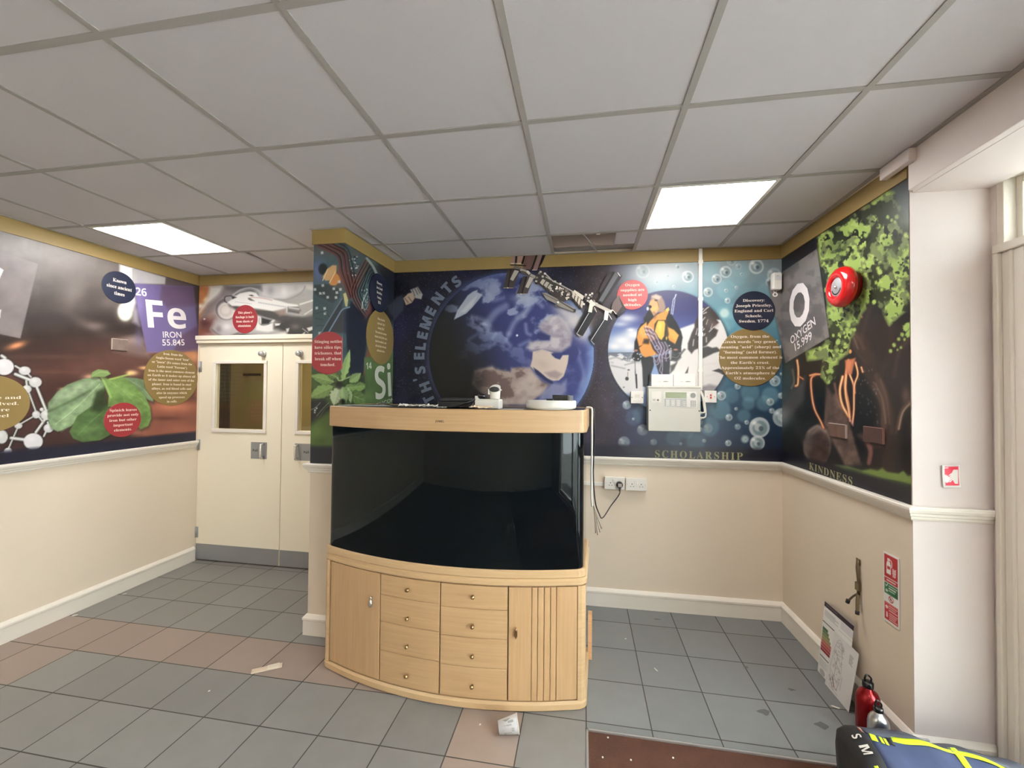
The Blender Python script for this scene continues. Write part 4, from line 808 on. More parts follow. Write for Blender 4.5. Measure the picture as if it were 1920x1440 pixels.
def paint_right(c, Z):
    U, V = c.U, c.V; c.xf(1440, 330, 2.286); X = (U-1440)*2.286; Y = (V-330)*2.286
    c.grad([(0,(22,24,32)),(300,(26,28,30)),(700,(30,26,24)),(1100,(34,28,26)),(1350,(26,26,34))], Y)
    c.glow(600,150,90,130,(88,102,96),.9); c.glow(560,60,80,60,(58,68,70),.8); c.glow(80,900,60,260,(48,70,72),.8); c.glow(30,1000,50,120,(110,124,124),.5)
    c.glow(400,600,100,100,(40,36,34),.7); c.glow(560,820,80,160,(52,42,38),.8)
    # trunk and roots
    BR = [(58,40,32),(76,54,42),(96,68,52),(44,32,28)]
    c.poly([(340,640),(470,600),(560,640),(620,700),(620,1300),(420,1300),(440,1100),(470,980),(420,860),(370,760)],(46,34,30),1,6)
    for q, w, k, a in [([(360,680),(420,740),(440,840),(500,960),(520,1100),(510,1250)],60,0,.9),([(470,860),(500,940),(500,1050),(480,1150)],26,2,.8),([(480,880),(520,980),(530,1100)],14,1,.9),([(450,900),(485,980),(490,1060)],8,2,.9),([(560,1080),(575,1010),(620,960)],16,2,.95),([(550,1100),(570,1010),(610,970)],6,2,1),([(350,650),(390,700),(410,740)],12,2,.7),([(600,700),(560,760),(540,860)],16,1,.7),([(530,660),(520,760),(480,860)],30,0,.7),([(500,600),(470,660),(450,740)],30,3,.9),([(440,560),(420,620),(400,700)],18,1,.5),([(620,800),(580,880),(560,980)],22,3,.8),([(380,700),(370,740),(420,800)],10,1,.7)]: c.line(q, w, BR[k], a, 3)
    c.line([(560,1085),(578,1012),(616,968)],7,(168,134,108),.95,1.5); c.glow(590,940,20,40,(120,84,74),.7); c.line([(460,890),(490,960),(505,1060)],6,(140,100,78),.8,2); c.line([(480,870),(510,960),(520,1060)],5,(120,84,66),.8,2)
    c.line([(340,640),(370,700),(385,740)],7,(120,92,74),.8,2); c.glow(590,1180,20,120,(16,14,16),.9)
    # dark hollow
    c.poly([(350,760),(400,850),(440,930),(465,1040),(440,1090),(400,1220),(350,1100),(360,960),(340,860)],(15,18,22),.95,5); c.poly([(190,870),(240,860),(250,940),(245,1040),(220,1080),(200,980)],(15,18,22),.95,4); c.poly([(120,820),(180,860),(180,1000),(220,1080),(150,1100),(110,1000)],(22,24,24),.9,5)
    rng = random.Random(11)
    for k in range(30): c.ell(rng.uniform(390,470), rng.uniform(820,1060), 3, 4, (110,112,118), .6, .8)
    # logs
    c.poly([(250,960),(290,930),(330,1000),(370,1130),(400,1240),(330,1240),(300,1180),(270,1130),(240,1060)],(104,78,66),1,3); c.poly([(250,900),(280,940),(290,1050),(250,1060),(245,960)],(84,62,54),.9,3); c.ell(212,1155,58,88,(120,98,86),1,2.5,.1); c.ell(218,1170,46,76,(74,48,40),1,2.5,.1); c.poly([(150,1140),(180,1080),(200,1090),(180,1200),(160,1190)],(92,74,66),.8,4)
    m = c.box(1440+150/2.286, 330+900/2.286, 1440+410/2.286, 330+1250/2.286); q = fbm(X[m]/22, Y[m]/22+5, 4); c.C[m] *= (.7+.6*q)[:, None]
    c.line([(175,1095),(210,1072),(245,1095)],9,(150,128,118),.8,2); c.poly([(380,1110),(470,1080),(480,1160),(430,1170),(400,1130)],(92,62,54),.8,4); c.line([(425,1140),(440,1180),(432,1230)],18,(140,78,70),.9,2)
    c.poly([(100,930),(160,860),(150,960),(110,1010),(60,1040),(50,1000)],(86,80,78),.85,5); c.glow(120,960,40,60,(70,64,62),.7); c.glow(60,1030,40,40,(150,150,150),.5)
    # flames
    FL = [(226,110,50),(246,170,90),(200,70,34)]
    def fl(q, w, k, a=1): c.line(q, w+5, FL[2], .8*a, 2); c.line(q, w, FL[k], a, 1); c.line(q, w*.45, (252,206,140), .8*a, .8)
    fl([(205,850),(185,870),(188,940),(200,1000),(225,1050),(238,1080)],7,0); fl([(180,855),(200,850),(225,850)],6,0)
    for q, w in [([(345,790),(335,840),(330,900),(345,980),(350,1030)],8),([(320,860),(308,920),(318,980),(345,1030)],9),([(335,850),(332,930),(345,1000),(352,1050)],7),([(350,850),(365,890),(372,930)],6),([(375,800),(385,850),(370,900),(368,1000),(362,1060)],6),([(350,800),(345,830)],12)]: fl(q, w, 1)
    c.poly([(330,790),(375,780),(360,850),(335,850)],(226,110,60),.9,2); fl([(125,790),(130,830),(128,890),(118,900)],7,1,.9); fl([(135,860),(150,870)],4,0,.9); c.line([(105,830),(112,880),(100,910)],8,(120,104,84),.8,1.5); fl([(400,820),(406,840)],5,1,.9); fl([(330,600),(325,620)],9,1,.9); fl([(395,595),(402,605)],5,0,.8); c.ell(352,752,7,9,(240,140,60)); c.line([(240,800),(250,860)],10,(110,60,44),.7,2.5)
    c.line([(285,890),(300,960),(310,990)],10,(150,90,70),.7,2); c.line([(350,1040),(365,1070)],6,(180,120,130),.8,1); c.ell(402,140,16,10,(120,60,50),.9,2)
    # foliage
    T = lambda x, y, s: (x, y)
    reg = [(205,270),(300,205),(390,150),(470,95),(500,60),(540,70),(560,120),(600,200),(615,230),(615,560),(560,600),(520,640),(500,600),(490,560),(440,545),(400,590),(380,640),(340,640),(300,600),(260,560),(235,420)]
    reg2 = [(255,560),(330,560),(385,600),(380,640),(350,700),(340,760),(300,790),(285,860),(255,890),(230,860),(240,780),(170,790),(165,750),(230,735),(262,700)]
    reg3 = [(560,640),(615,620),(615,700),(580,700),(560,740),(520,765),(515,745),(545,700)]
    def inside(P, x, y):
        r_ = False; n_ = len(P)
        for k in range(n_):
            x0, y0 = P[k]; x1, y1 = P[(k+1) % n_]
            if (y0 > y) != (y1 > y) and x < (x1-x0)*(y-y0)/(y1-y0)+x0: r_ = not r_
        return r_
    def blob(x, y, s, col, a=1.0):
        n_ = 9; ph = rng.uniform(0, 6.28); pts = []
        for k in range(n_*2): 
            an = ph+PI*k/n_; rr = s*(1.0 if k % 2 else rng.uniform(.55,.8))*rng.uniform(.85,1.1); pts.append((x+rr*math.cos(an), y+rr*math.sin(an)*1.15))
        c.poly(pts, col, a, .9)
    c.poly(reg, (46,56,26), .9, 5); c.poly(reg2, (60,74,30), .75, 5)
    for P_, sd in ((reg, 3), (reg2, 23)):
        m, wm = c.pmask(P_, 4); x = X[m]; y = Y[m]; wx = x+14*(fbm(x/16+1, y/16)-.5); wy = y+14*(fbm(x/16+31, y/16)-.5)
        a_ = fbm(wx/46+sd, wy/46, 2)+.25*(fbm(x/11+7, y/11, 2)-.5); b_ = fbm(wx/34+sd+40, wy/34+9, 2); e_ = fbm(wx/22+sd+80, wy/22+19, 2)
        w = (wm*sstep(.40, .44, a_))[:, None]; c.C[m] = c.C[m]*(1-w)+np.array((92,106,52))*w
        w = (wm*sstep(.485, .515, a_ if P_ is reg else a_+.10))[:, None]; lime = np.where((b_ > .52)[:, None], np.array((164,192,80)), np.array((146,178,66))); c.C[m] = c.C[m]*(1-w)+lime*w
        w = (wm*sstep(.60, .63, b_)*(a_ > .40)*.85)[:, None]; c.C[m] = c.C[m]*(1-w)+np.array((104,118,64))*w
        w = (wm*sstep(.67, .70, e_))[:, None]; c.C[m] = c.C[m]*(1-w)+np.array((30,36,24))*w
    for P, cnt, bb in ((reg,90,(200,60,615,640)),(reg2,50,(165,560,385,890))):
        k = 0
        while k < cnt:
            x = rng.uniform(bb[0], bb[2]); y = rng.uniform(bb[1], bb[3])
            if inside(P, x, y): blob(x, y, rng.uniform(7,14), rng.choice([(158,188,76),(146,178,66),(96,112,54)])); k += 1
    for k in range(34): 
        x = rng.uniform(230, 600); y = rng.uniform(150, 620)
        if inside(reg, x, y): blob(x, y, rng.uniform(3,8), (28,32,22))
    for x, y, s in [(590,650,16),(600,680,14),(575,680,10),(560,700,9),(540,725,10),(525,750,9),(570,735,7),(555,745,5),(600,640,14),(610,665,12),(585,700,7)]: blob(x, y, s, (150,186,70))
    c.glow(520,330,50,40,(96,112,62),.65); c.glow(600,190,60,50,(96,108,92),.75); c.glow(590,110,60,60,(70,80,80),.8); c.glow(290,300,60,50,(60,76,40),.55)
    c.poly([(60,350),(200,262),(215,300),(205,320),(75,420)],(20,22,34),.95,4)
    # grass foot and title band
    c.poly([(290,1240),(340,1244),(400,1262),(440,1255),(470,1262),(490,1250),(510,1268),(560,1275),(580,1262),(600,1285),(620,1280),(640,1330),(560,1310),(470,1296),(400,1280),(330,1262)],(118,146,52),1,2.5); c.glow(360,1262,50,12,(60,90,40),.7,.2); c.glow(560,1315,80,10,(70,92,40),.7,.2)
    k = Z < 1.20; w = sstep(1.212,1.17,Z[k])[:, None]*(.9); c.C[k] = c.C[k]*(1-w*(1-.55*sstep(430,560,X[k])[:, None]))+np.array((24,24,40))*w*(1-.55*sstep(430,560,X[k])[:, None])
    plate_o(c)

M_print = attr_mat('printed_vinyl', 0.36, 0.35)
def mural(name, W, s0, s1, z0, z1, step, fn, gain, label, extra=None, d=.002):
    ns = int((s1-s0)/step)+1; nz = int((z1-z0)/step)+1
    S, Z = np.meshgrid(np.linspace(s0, s1, ns), np.linspace(z0, z1, nz)); S = S.ravel(); Z = Z.ravel()
    P = W.p0[None]+W.e[None]*S[:, None]+W.n[None]*d; P = P+np.stack([0*S, 0*S, Z], 1)
    u, v = pix(P); ok = ((P-np.array([0,0,CH]))@AX.T)[:, 2] > .2; u = np.where(ok, u, -5000); v = np.where(ok, v, 700)
    c = Canvas(u, v)
    if extra is not None: fn(c, Z, S, extra)
    else: fn(c, Z)
    g_ = c.C.mean(1, keepdims=True); cc_ = np.clip(g_+(c.C-g_)*.70, 0, 255)
    cols = np.clip(lin(cc_)*gain, 0, .9)
    me = bpy.data.meshes.new(name); me.vertices.add(len(P)); me.vertices.foreach_set('co', P.astype(np.float32).ravel())
    ii = np.arange(ns*nz).reshape(nz, ns); q = np.stack([ii[:-1,:-1], ii[:-1,1:], ii[1:,1:], ii[1:,:-1]], -1).reshape(-1, 4)
    me.loops.add(q.size); me.loops.foreach_set('vertex_index', q.ravel().astype(np.int32))
    me.polygons.add(len(q)); me.polygons.foreach_set('loop_start', np.arange(0, q.size, 4, dtype=np.int32)); me.polygons.foreach_set('loop_total', np.full(len(q), 4, np.int32))
    me.update(calc_edges=True); c_attr(me, cols, 'POINT'); me.materials.append(M_print)
    o = bpy.data.objects.new(name, me); COL.objects.link(o)
    tag(o, label, 'mural'); return o
zb, zt = 1.1125, 2.5555
MUR_L = mural('wall_mural', LW, 2.8, LW.L-.002, zb, zt, .0045, paint_left, .90, 'printed mural on the left wall with spinach leaves, a molecule and a purple Fe plate')
MUR_D = mural('wall_mural', DW, .002, DW.L-.002, 2.087, zt, .0035, paint_doors, .92, 'printed mural strip above the double doors showing silver metal shapes and a white plane')
MUR_F = mural('wall_mural', PF, -.0005, PF.L+.002, zb, zt, .003, paint_pillar, .92, 'narrow printed mural on the front face of the pillar with circuit tracks and nettle leaves', False)
MUR_P = mural('wall_mural', PR, -.002, PR.L-.002, zb, zt, .003, paint_pillar, .92, 'printed mural on the side face of the pillar with circuits and green Si plate', True)
MUR_B = mural('wall_mural', BW, .002, BW.L-.002, zb, zt, .0038, paint_back, .92, 'large printed mural on the back wall with planet earth, a mountaineer and blue bubbles')
MUR_R = mural('wall_mural', RW, .002, RW.L-.001, zb, zt, .0033, paint_right, 1.0, 'printed mural on the right wall with bright green foliage, flames and logs')
MUR_B.data.materials[0] = M_print

# ---- lettering printed on the murals
M_letter = mat('white_lettering', rgb(222,214,214), .5); M_letter_g = mat('grey_lettering', rgb(100,109,126), .5); M_letter_gold = mat('gold_lettering', rgb(150,146,108), .5)
def wtext(mb, W, s, cu, cv, hpx=None, wpx=None, st='sans', rot=0.0, d=.0032, mi=0, fat=0.0, space=1.0, tall=None):
    """lettering centred where the artwork has it; sizes measured on the wall plane"""
    a, b = W.hit(cu, cv)
    w = None; h = None
    if hpx: h = abs(W.hit(cu, cv-hpx/2)[1]-W.hit(cu, cv+hpx/2)[1])
    if wpx: w = abs(W.hit(cu+wpx/2, cv)[0]-W.hit(cu-wpx/2, cv)[0])
    put_text(mb, W.M(0,0,0), s, a, b, w=w, h=h, st=st, mi=mi, rot=rot, z=d, fat=fat, space=space)
mb = MB()
wtext(mb, LW, '26', 264, 547.5, 14, 21, 'bold', .10); wtext(mb, LW, 'Fe', 313, 591, 48, 74, 'bold', .12); wtext(mb, LW, 'IRON', 322.5, 627.5, 11, 35, 'sans', .12, fat=.012); wtext(mb, LW, '55.845', 325, 642, 11, 42, 'sans', .12, fat=.012)
mb.build('lettering', M_letter, MUR_L)
mb = MB(); wtext(mb, PR, '14', 691, 686, 12, 10, 'bold', .1); wtext(mb, PR, 'Si', 718, 717, 58, 30, 'bold', .12); wtext(mb, PR, 'SILICON', 722, 754, 7, 34, 'sans', .15); mb.build('lettering', mat('pale_lettering', rgb(206,206,196), .5), MUR_P)
mb = MB(); wtext(mb, RW, 'O', 1499, 571.5, 74, 38, 'sans', .12, fat=.035); wtext(mb, RW, 'OXYGEN', 1505, 621, 15, 48, 'sans', .30, fat=.01); wtext(mb, RW, '15.999', 1506.5, 640, 15, 33, 'sans', .27, fat=.01)
mb.build('lettering', M_letter, MUR_R)
mb = MB(); wtext(mb, RW, 'KINDNESS', 1555.5, 886.5, 14, 80, 'serif', -.03, space=1.15); mb.build('title_lettering', M_letter_gold, MUR_R)
mb = MB(); wtext(mb, BW, 'SCHOLARSHIP', 1309, 853, 13.5, 164, 'serif', .0, space=1.3)
mb.build('title_lettering', M_letter_gold, MUR_B)
mb = MB(); wtext(mb, BW, '8', 1453, 549, 15, 10, 'bold'); mb.build('lettering', M_letter, MUR_B)
# arched title round the globe, letter by letter
cs, cz = BW.hit(730+1030/4.5, 470+880/4.5)
for ch, (x, y) in zip("TH'SELEMENTS", [(337,1255),(306,1150),(246,1085),(262,1008),(254,890),(266,806),(282,715),(312,610),(350,510),(410,405),(488,318),(568,262)]):
    s_, z_ = BW.hit(730+x/4.5, 470+y/4.5); an = math.atan2(z_-cz, s_-cs); mb = MB()
    put_text(mb, BW.M(0,0,0), ch, s_, z_, h=.080, st='bold', rot=an-PI/2, z=.0032, fat=0.03)
    mb.build('letter', M_letter_g, MUR_B)

# ---------------------------------------------------------------- round fact discs fixed on the murals
M_red = mat('red_disc', rgb(142,38,44), .45); M_gold_d = mat('gold_disc', rgb(124,101,56), .45); M_navy = mat('navy_disc', rgb(22,28,50), .45); M_pink = mat('pale_red_disc', rgb(176,72,72), .45)
M_txt = mat('disc_text', rgb(226,212,198), .6)
def disc(par, W, cu, cv, rv, m, lines, tw, lh, label, rot=0.0, d0=.0022, th=.004, clip=None, dy=0.0, st='serif', tm=None, dx=0.0):
    """tw = width in px of the widest line, lh = line pitch in px (both on the wall plane)"""
    cs, cz = W.hit(cu, cv); r = abs(W.hit(cu, cv-rv)[1]-W.hit(cu, cv+rv)[1])/2
    k = r/rv
    mb = MB(); n = 56; pts = []
    for i in range(n):
        a = 2*PI*i/n; s_ = cs+r*math.cos(a); z_ = cz+r*math.sin(a)
        if clip: s_ = min(max(s_, clip[0]), clip[1])
        pts.append((s_, z_))
    f = lambda q, d: [tuple(W.pt(cs+(s_-cs)*q if not clip else min(max(cs+(s_-cs)*q, clip[0]), clip[1]), cz+(z_-cz)*q, d)) for s_, z_ in pts]
    mb.rings([f(1, d0), f(1, d0+th*.7), f(.985, d0+th)], 0, False)
    M = W.M(cs, cz, 0)
    wmax = max(glyphs(q, st)[3]-glyphs(q, st)[2] for q in lines if q)
    em = tw*k/wmax
    for i, q in enumerate(lines):
        if not q: continue
        y = ((len(lines)-1)/2-i)*lh*k+dy*k
        x0, x1 = glyphs(q, st)[2:4]
        X = -math.sin(rot)*y+dx*k; Y = math.cos(rot)*y
        put_text(mb, M, q, X, Y, w=(x1-x0)*em, h=lh*k*.52, st=st, mi=1, rot=rot, z=d0+th+.0006)
    o = mb.build('fact_disc', [m, tm or M_txt], par); o['label'] = label
    return o
disc(MUR_L, LW, 223, 539, 29.5, M_navy, ['Known', 'since ancient', 'times'], 43, 12, 'dark navy disc', rot=.0)
disc(MUR_L, LW, 230, 787, 32.0, M_red, ['Spinich leaves', 'provide not only', 'iron but other', 'important', 'elements.'], 54, 9.2, 'red disc')
disc(MUR_L, LW, 322.5, 708.5, 52, M_gold_d, ['Iron, from the', 'Anglo-Saxon word "iren"', 'or "isern" (Fe comes from the', 'Latin word "Ferrum").', 'Iron is the most common element', 'on Earth as it makes up almost all', 'of the inner and outer core of the', 'planet. Iron is found in steel', 'alloys, as red blood cells and', 'also in enzymes which', 'speed up processes', 'in cells.'], 92, 8.0, 'large gold disc')
disc(MUR_L, LW, -14, 757, 53, M_gold_d, ['', 'made and', 'involved.', 'were', 'steel'], 62, 11.5, 'gold disc at the left edge', dx=8)
disc(MUR_D, DW, 460, 598.5, 26.5, M_red, ["This plane's", 'fuselage is built', 'from sheets of', 'aluminium.'], 39, 8.2, 'red disc')
disc(MUR_F, PF, 616, 662, 40, M_red, ['Stinging nettles', 'have silica tips,', 'trichomes, that', 'break off when', 'touched.'], 56, 10.8, 'deep red disc', clip=(.0015, PF.L-.001))
disc(MUR_P, PR, 713, 632.5, 51, M_gold_d, ['Silicon, from the', 'Latin word "silex"', 'meaning "flint".', 'The second most common', "element in the Earth's crust,", 'found in containers, solar', 'cells and other electronic', 'solid-state devices.'], 46, 8.4, 'gold disc', dy=4)
disc(MUR_P, PR, 709, 549.5, 36, M_navy, ['Discovery:', 'Jons Jacob', 'Berzelius,', 'Sweden,', '1824'], 22, 9.0, 'navy disc', d0=.0066)
disc(MUR_B, BW, 1185.5, 553, 28, M_pink, ['Oxygen', 'supplies are', 'needed at', 'high', 'altitudes.'], 43, 9.3, 'pale red disc')
disc(MUR_B, BW, 1405.5, 670, 54.5, M_gold_d, ['Oxygen, from the', 'Greek words "oxy genes"', 'meaning "acid" (sharp) and', '"forming" (acid former).', 'The most common element in', "the Earth's crust.", 'Approximately 21% of the', "Earth's atmosphere is", 'O2 molecules.'], 116, 9.75, 'large gold disc')
disc(MUR_B, BW, 1412, 583, 36.5, M_navy, ['Discovery:', 'Joseph Priestley,', 'England and Carl', 'Scheele,', 'Sweden, 1774'], 67, 9.7, 'navy disc', d0=.0066)

# ---------------------------------------------------------------- space station, a cut-out that laps over the gold band
M_cut = attr_mat('cutout_print', 0.4, 0.35)
def cutout(par, name, W, shapes, ox, oy, s, d0, label, th=.0012, step=.00009):
    mb = MB(); cols = []
    for k, (pts, col) in enumerate(shapes):
        P = [W.hit(ox+x/s, oy+y/s) for x, y in pts]; d = d0+step*k
        n0 = len(mb.f)
        b = [W.pt(a, z, d0-.0008 if k < 0 else d-.0010) for a, z in P]; t = [W.pt(a, z, d) for a, z in P]
        mb.prism(b, t, 0)
        for f in mb.f[n0:]: cols += [np.clip(lin(col)*1.2, 0, .9)]*len(f)
    me = bpy.data.meshes.new(name); me.from_pydata(mb.v, [], mb.f); c_attr(me, np.array(cols)); me.materials.append(M_cut)
    o = bpy.data.objects.new(name, me); COL.objects.link(o); o.parent = par; o['label'] = label; return o
def bar(x0, y0, x1, y1, w, c):
    L = math.hypot(x1-x0, y1-y0); nx, ny = -(y1-y0)/L*w/2, (x1-x0)/L*w/2
    return ([(x0+nx, y0+ny), (x1+nx, y1+ny), (x1-nx, y1-ny), (x0-nx, y0-ny)], c)
def shp(pts, c): return (pts, c)
SS = []
DK, PN, PN2, LT, MD, WH = (22,18,20), (66,58,60), (86,70,70), (186,180,172), (126,118,112), (214,208,200)
# upper wings over the band
for q, c in [([(215,85),(275,85),(262,185),(205,185)],(132,100,92)),([(270,80),(300,80),(290,185),(262,185)],DK),([(305,85),(385,80),(350,185),(295,185)],(140,108,98)),([(385,75),(410,75),(380,190),(352,188)],DK),([(415,72),(545,66),(480,270),(375,262),(385,190)],(96,70,66)),([(550,66),(580,66),(510,272),(482,272)],DK),([(585,66),(645,66),(575,275),(510,275)],(118,92,88)),([(645,66),(690,66),(640,180),(575,275)],(26,20,22))]: SS.append(shp(q, c))
SS += [bar(205,185,352,185,8,(196,184,176)), bar(500,275,570,277,8,(196,184,176)), bar(270,185,275,260,26,(90,72,68)), bar(200,205,420,215,14,DK)]
# left hanging wings
for q, c in [([(165,262),(250,262),(235,330),(155,522),(108,522)],(54,46,46)),([(235,330),(330,290),(245,520),(150,522)],(62,54,54)),([(200,270),(222,270),(180,522),(160,522)],DK),([(260,275),(325,285),(240,425),(198,405)],(160,154,146)),([(380,362),(440,362),(370,605),(290,605)],(60,54,56)),([(428,362),(530,370),(440,600),(370,605)],(70,64,62)),([(415,365),(436,365),(370,605),(350,605)],DK),([(470,365),(535,372),(450,525),(408,510)],(170,164,156))]: SS.append(shp(q, c))
SS += [bar(108,522,245,522,8,(150,130,116)), bar(290,605,440,603,8,(150,140,130)), bar(160,518,176,524,12,WH), bar(342,603,358,607,12,WH)]
SS += [bar(250,235,420,275,40,(96,86,80)), bar(340,270,460,310,36,(150,142,134)), bar(350,300,540,370,40,(84,76,72)), bar(430,290,470,330,34,LT), bar(480,340,560,380,34,(150,142,134))]
# truss
SS += [shp([(560,330),(640,290),(690,330),(820,440),(960,520),(1080,580),(1200,640),(1205,700),(1190,810),(1150,800),(1050,680),(900,720),(820,660),(700,560),(600,470),(545,470),(540,400)], (58,52,50))]
SS += [bar(680,320,800,440,14,LT), bar(690,370,1080,580,16,(160,154,146)), bar(1070,575,1210,665,60,(206,198,184)), bar(1080,590,1200,700,10,(70,62,58))]
for k in range(3): 
    x = 610+52*k; y = 470+34*k; SS += [shp([(x,y-20),(x+38,y-72),(x+78,y-52),(x+38,y+18)],(176,170,160))]
for k in range(4):
    x = 1052+38*k; y = 650+42*k; SS += [shp([(x,y-10),(x+18,y-82),(x+46,y-60),(x+24,y+30)],(196,188,174))]
SS += [shp([(640,590),(700,590),(860,680),(830,740),(700,680)],(128,122,116)), shp([(860,690),(960,730),(1100,810),(1090,860),(960,810),(850,760)],(134,128,120)), bar(870,700,1085,830,16,(70,66,62)), bar(650,600,850,700,10,(86,80,76)), shp([(1075,810),(1110,820),(1100,860),(1070,858)],(60,56,52))]
rr2 = random.Random(5)
for k in range(46):
    t_ = rr2.random(); x = 760+300*t_+rr2.uniform(-40,40); y = 520+120*t_+rr2.uniform(-50,60); g = rr2.choice([(206,198,188),(160,152,144),(60,54,52),(110,102,96),(226,220,210),(40,36,36)])
    w_ = rr2.uniform(10,22); a_ = rr2.uniform(0,3.1); SS.append(bar(x-w_*math.cos(a_), y-w_*math.sin(a_), x+w_*math.cos(a_), y+w_*math.sin(a_), rr2.uniform(12,26), g))
for x, y, g in [(600,320,MD),(620,300,LT),(650,365,LT),(570,380,MD),(560,430,LT),(590,400,(60,54,52)),(680,325,WH),(820,435,LT),(893,465,WH),(1245,615,LT),(1235,640,MD),(1215,745,WH),(1280,660,LT),(1300,620,WH),(1330,600,WH),(1320,640,MD),(1270,700,LT),(1240,680,(70,62,58)),(1390,740,WH),(840,760,(120,112,100)),(860,720,WH),(880,770,MD)]: SS.append(bar(x-14, y, x+14, y+6, 26, g))
# right wings
for q, c in [([(1600,300),(1740,360),(1720,400),(1480,750),(1400,720),(1430,640)],(44,42,44)),([(1640,310),(1700,345),(1470,720),(1420,700)],(92,92,96)),([(1620,300),(1645,312),(1420,700),(1400,690)],(30,28,30)),([(1560,300),(1600,300),(1590,360),(1440,600),(1420,560)],(60,54,56)),
             ([(1700,620),(1760,760),(1660,890),(1590,800),(1620,720)],(96,82,80)),([(1690,640),(1800,820),(1700,930),(1660,890),(1740,780)],(52,48,50)),
             ([(1260,790),(1400,850),(1200,1190),(1120,1150),(1095,1100)],(40,40,44)),([(1280,800),(1310,815),(1130,1140),(1105,1120)],(20,20,22)),([(1480,900),(1610,950),(1420,1260),(1340,1290),(1290,1190)],(44,46,50)),([(1510,910),(1540,925),(1330,1230),(1300,1200)],(22,22,24))]: SS.append(shp(q, c))
SS += [bar(1285,870,1125,1145,7,(196,196,196)), bar(1500,960,1320,1240,7,(206,206,206)), bar(1115,1150,1160,1190,12,(190,180,170)), bar(1310,1245,1360,1305,12,(150,150,150)), bar(1680,315,1718,368,8,(220,216,210)), bar(1615,830,1660,885,8,(214,206,198))]
SS += [bar(1290,710,1600,860,44,(176,168,158)), bar(1300,700,1360,770,50,(214,206,196)), shp([(1295,740),(1345,750),(1325,865),(1275,855)],(216,210,198)), shp([(1505,835),(1560,850),(1540,975),(1490,960)],(220,214,204)), bar(1360,790,1390,858,8,WH), bar(1560,890,1600,960,8,WH), bar(1380,740,1350,690,8,LT), bar(1570,850,1610,830,20,WH)]
cutout(MUR_B, 'space_station_cutout', BW, SS, 930, 470, 7.385, .0125, 'printed cut-out of a space station lapping over the gold band')

# ---------------------------------------------------------------- bow-fronted aquarium on its cabinet
M_beech = wood_mat('beech_foil', rgb(170,135,96), rgb(180,146,107), .42, 'x'); M_beech_v = wood_mat('beech_foil_upright', rgb(170,134,95), rgb(180,145,106), .42, 'z')
M_beech_l = wood_mat('beech_edge', rgb(186,153,113), rgb(195,163,123), .35, 'x'); M_gap = mat('dark_gap', rgb(70,36,26), .8)
M_tank = mat('dark_tank_glass', (0.002,0.003,0.004), 0.03, spec=0.13); M_lid = mat('black_lid', rgb(34,34,36), .35); M_brass = mat('brass', rgb(150,122,84), .3, 1.0)
AT = Matrix.Translation((-.72, 2.19, 0)) @ Matrix.Rotation(math.radians(-2.3), 4, 'Z')
def arcv(u, w=.76, b=.138): return -b*(1-(u/w)**2)
def bow_outline(w, b, dep, r=.05, off=0.0, n=40):
    """front follows the bow, corners rounded; off moves the whole edge inwards"""
    pts = []
    W_ = w-off; 
    def fv(u): return arcv(u, w, b)+off
    ue = W_-r
    for i in range(n+1):
        u = -ue+2*ue*i/n; pts.append((u, fv(u)))
    # right front corner
    u0, v0 = ue, fv(ue); sl = 2*b*ue/w/w; a0 = math.atan(sl)
    for k in range(1, 7):
        t = k/6; a = -PI/2+a0+(PI/2-a0)*t
        pts.append((u0-r*math.cos(-PI/2+a0)+r*math.cos(a)+0.0, v0-r*math.sin(-PI/2+a0)+r*math.sin(a)))
    e = pts[-1][0]; pts += [(e, dep-off), (-e, dep-off)]
    left = [(-p[0], p[1]) for p in pts[n+1:n+7]][::-1]
    return pts+left
def bow_solid(mb, z0, z1, w=.76, b=.138, dep=.45, r=.05, off=0.0, mi=0, ch=.004, open_top=False):
    o0 = bow_outline(w, b, dep, r, off); o1 = bow_outline(w, b, dep, r, off+ch)
    R = lambda o, z: [tuple(AT @ Vector((u, v, z))) for u, v in o]
    rs = [R(o1, z0), R(o0, z0+ch), R(o0, z1-ch), R(o1, z1)] if ch else [R(o0, z0), R(o0, z1)]
    mb.rings(rs, mi, False, True, not open_top)
def bow_panel(mb, u0, u1, z0, z1, off, th, mi=0, n=14, ch=.0025):
    """a curved door or drawer front that follows the bow"""
    def pt(u, d, z): return tuple(AT @ Vector((u, arcv(u)+off-d, z)))
    us = [u0]+[u0+ch+(u1-u0-2*ch)*i/n for i in range(n+1)]+[u1]; front = []
    rings = []
    for i, u in enumerate(us):
        e = i in (0, len(us)-1); d = th-(ch if e else 0); zz = ch if False else 0
        rings.append([pt(u, 0, z0), pt(u, d-ch*(not e), z0), pt(u, d, z0+ch), pt(u, d, z1-ch), pt(u, d-ch*(not e), z1), pt(u, 0, z1)])
    mb.rings(rings, mi, False)
cab = empty('aquarium_cabinet', tuple(AT @ Vector((0, .15, 0))), 'beech bow-fronted cabinet with drawers standing under the black aquarium', 'cabinet')
mb = MB(); bow_solid(mb, 0.0, .046, .762, .138, .452, .045, ch=.010); mb.build('base_plinth', M_beech_l, cab)
mb = MB(); bow_solid(mb, .046, .618, .745, .135, .445, .035, off=.022, ch=0); mb.build('carcass', M_beech_v, cab)
mb = MB(); bow_solid(mb, .618, .655, .762, .138, .452, .05, ch=.008); mb.build('top_board', M_beech_l, cab)
for u in (-.337, .013, .361): mb = MB(); bow_panel(mb, u-.006, u+.006, .05, .616, .030, .010, n=1); mb.build('seam', M_gap, cab)
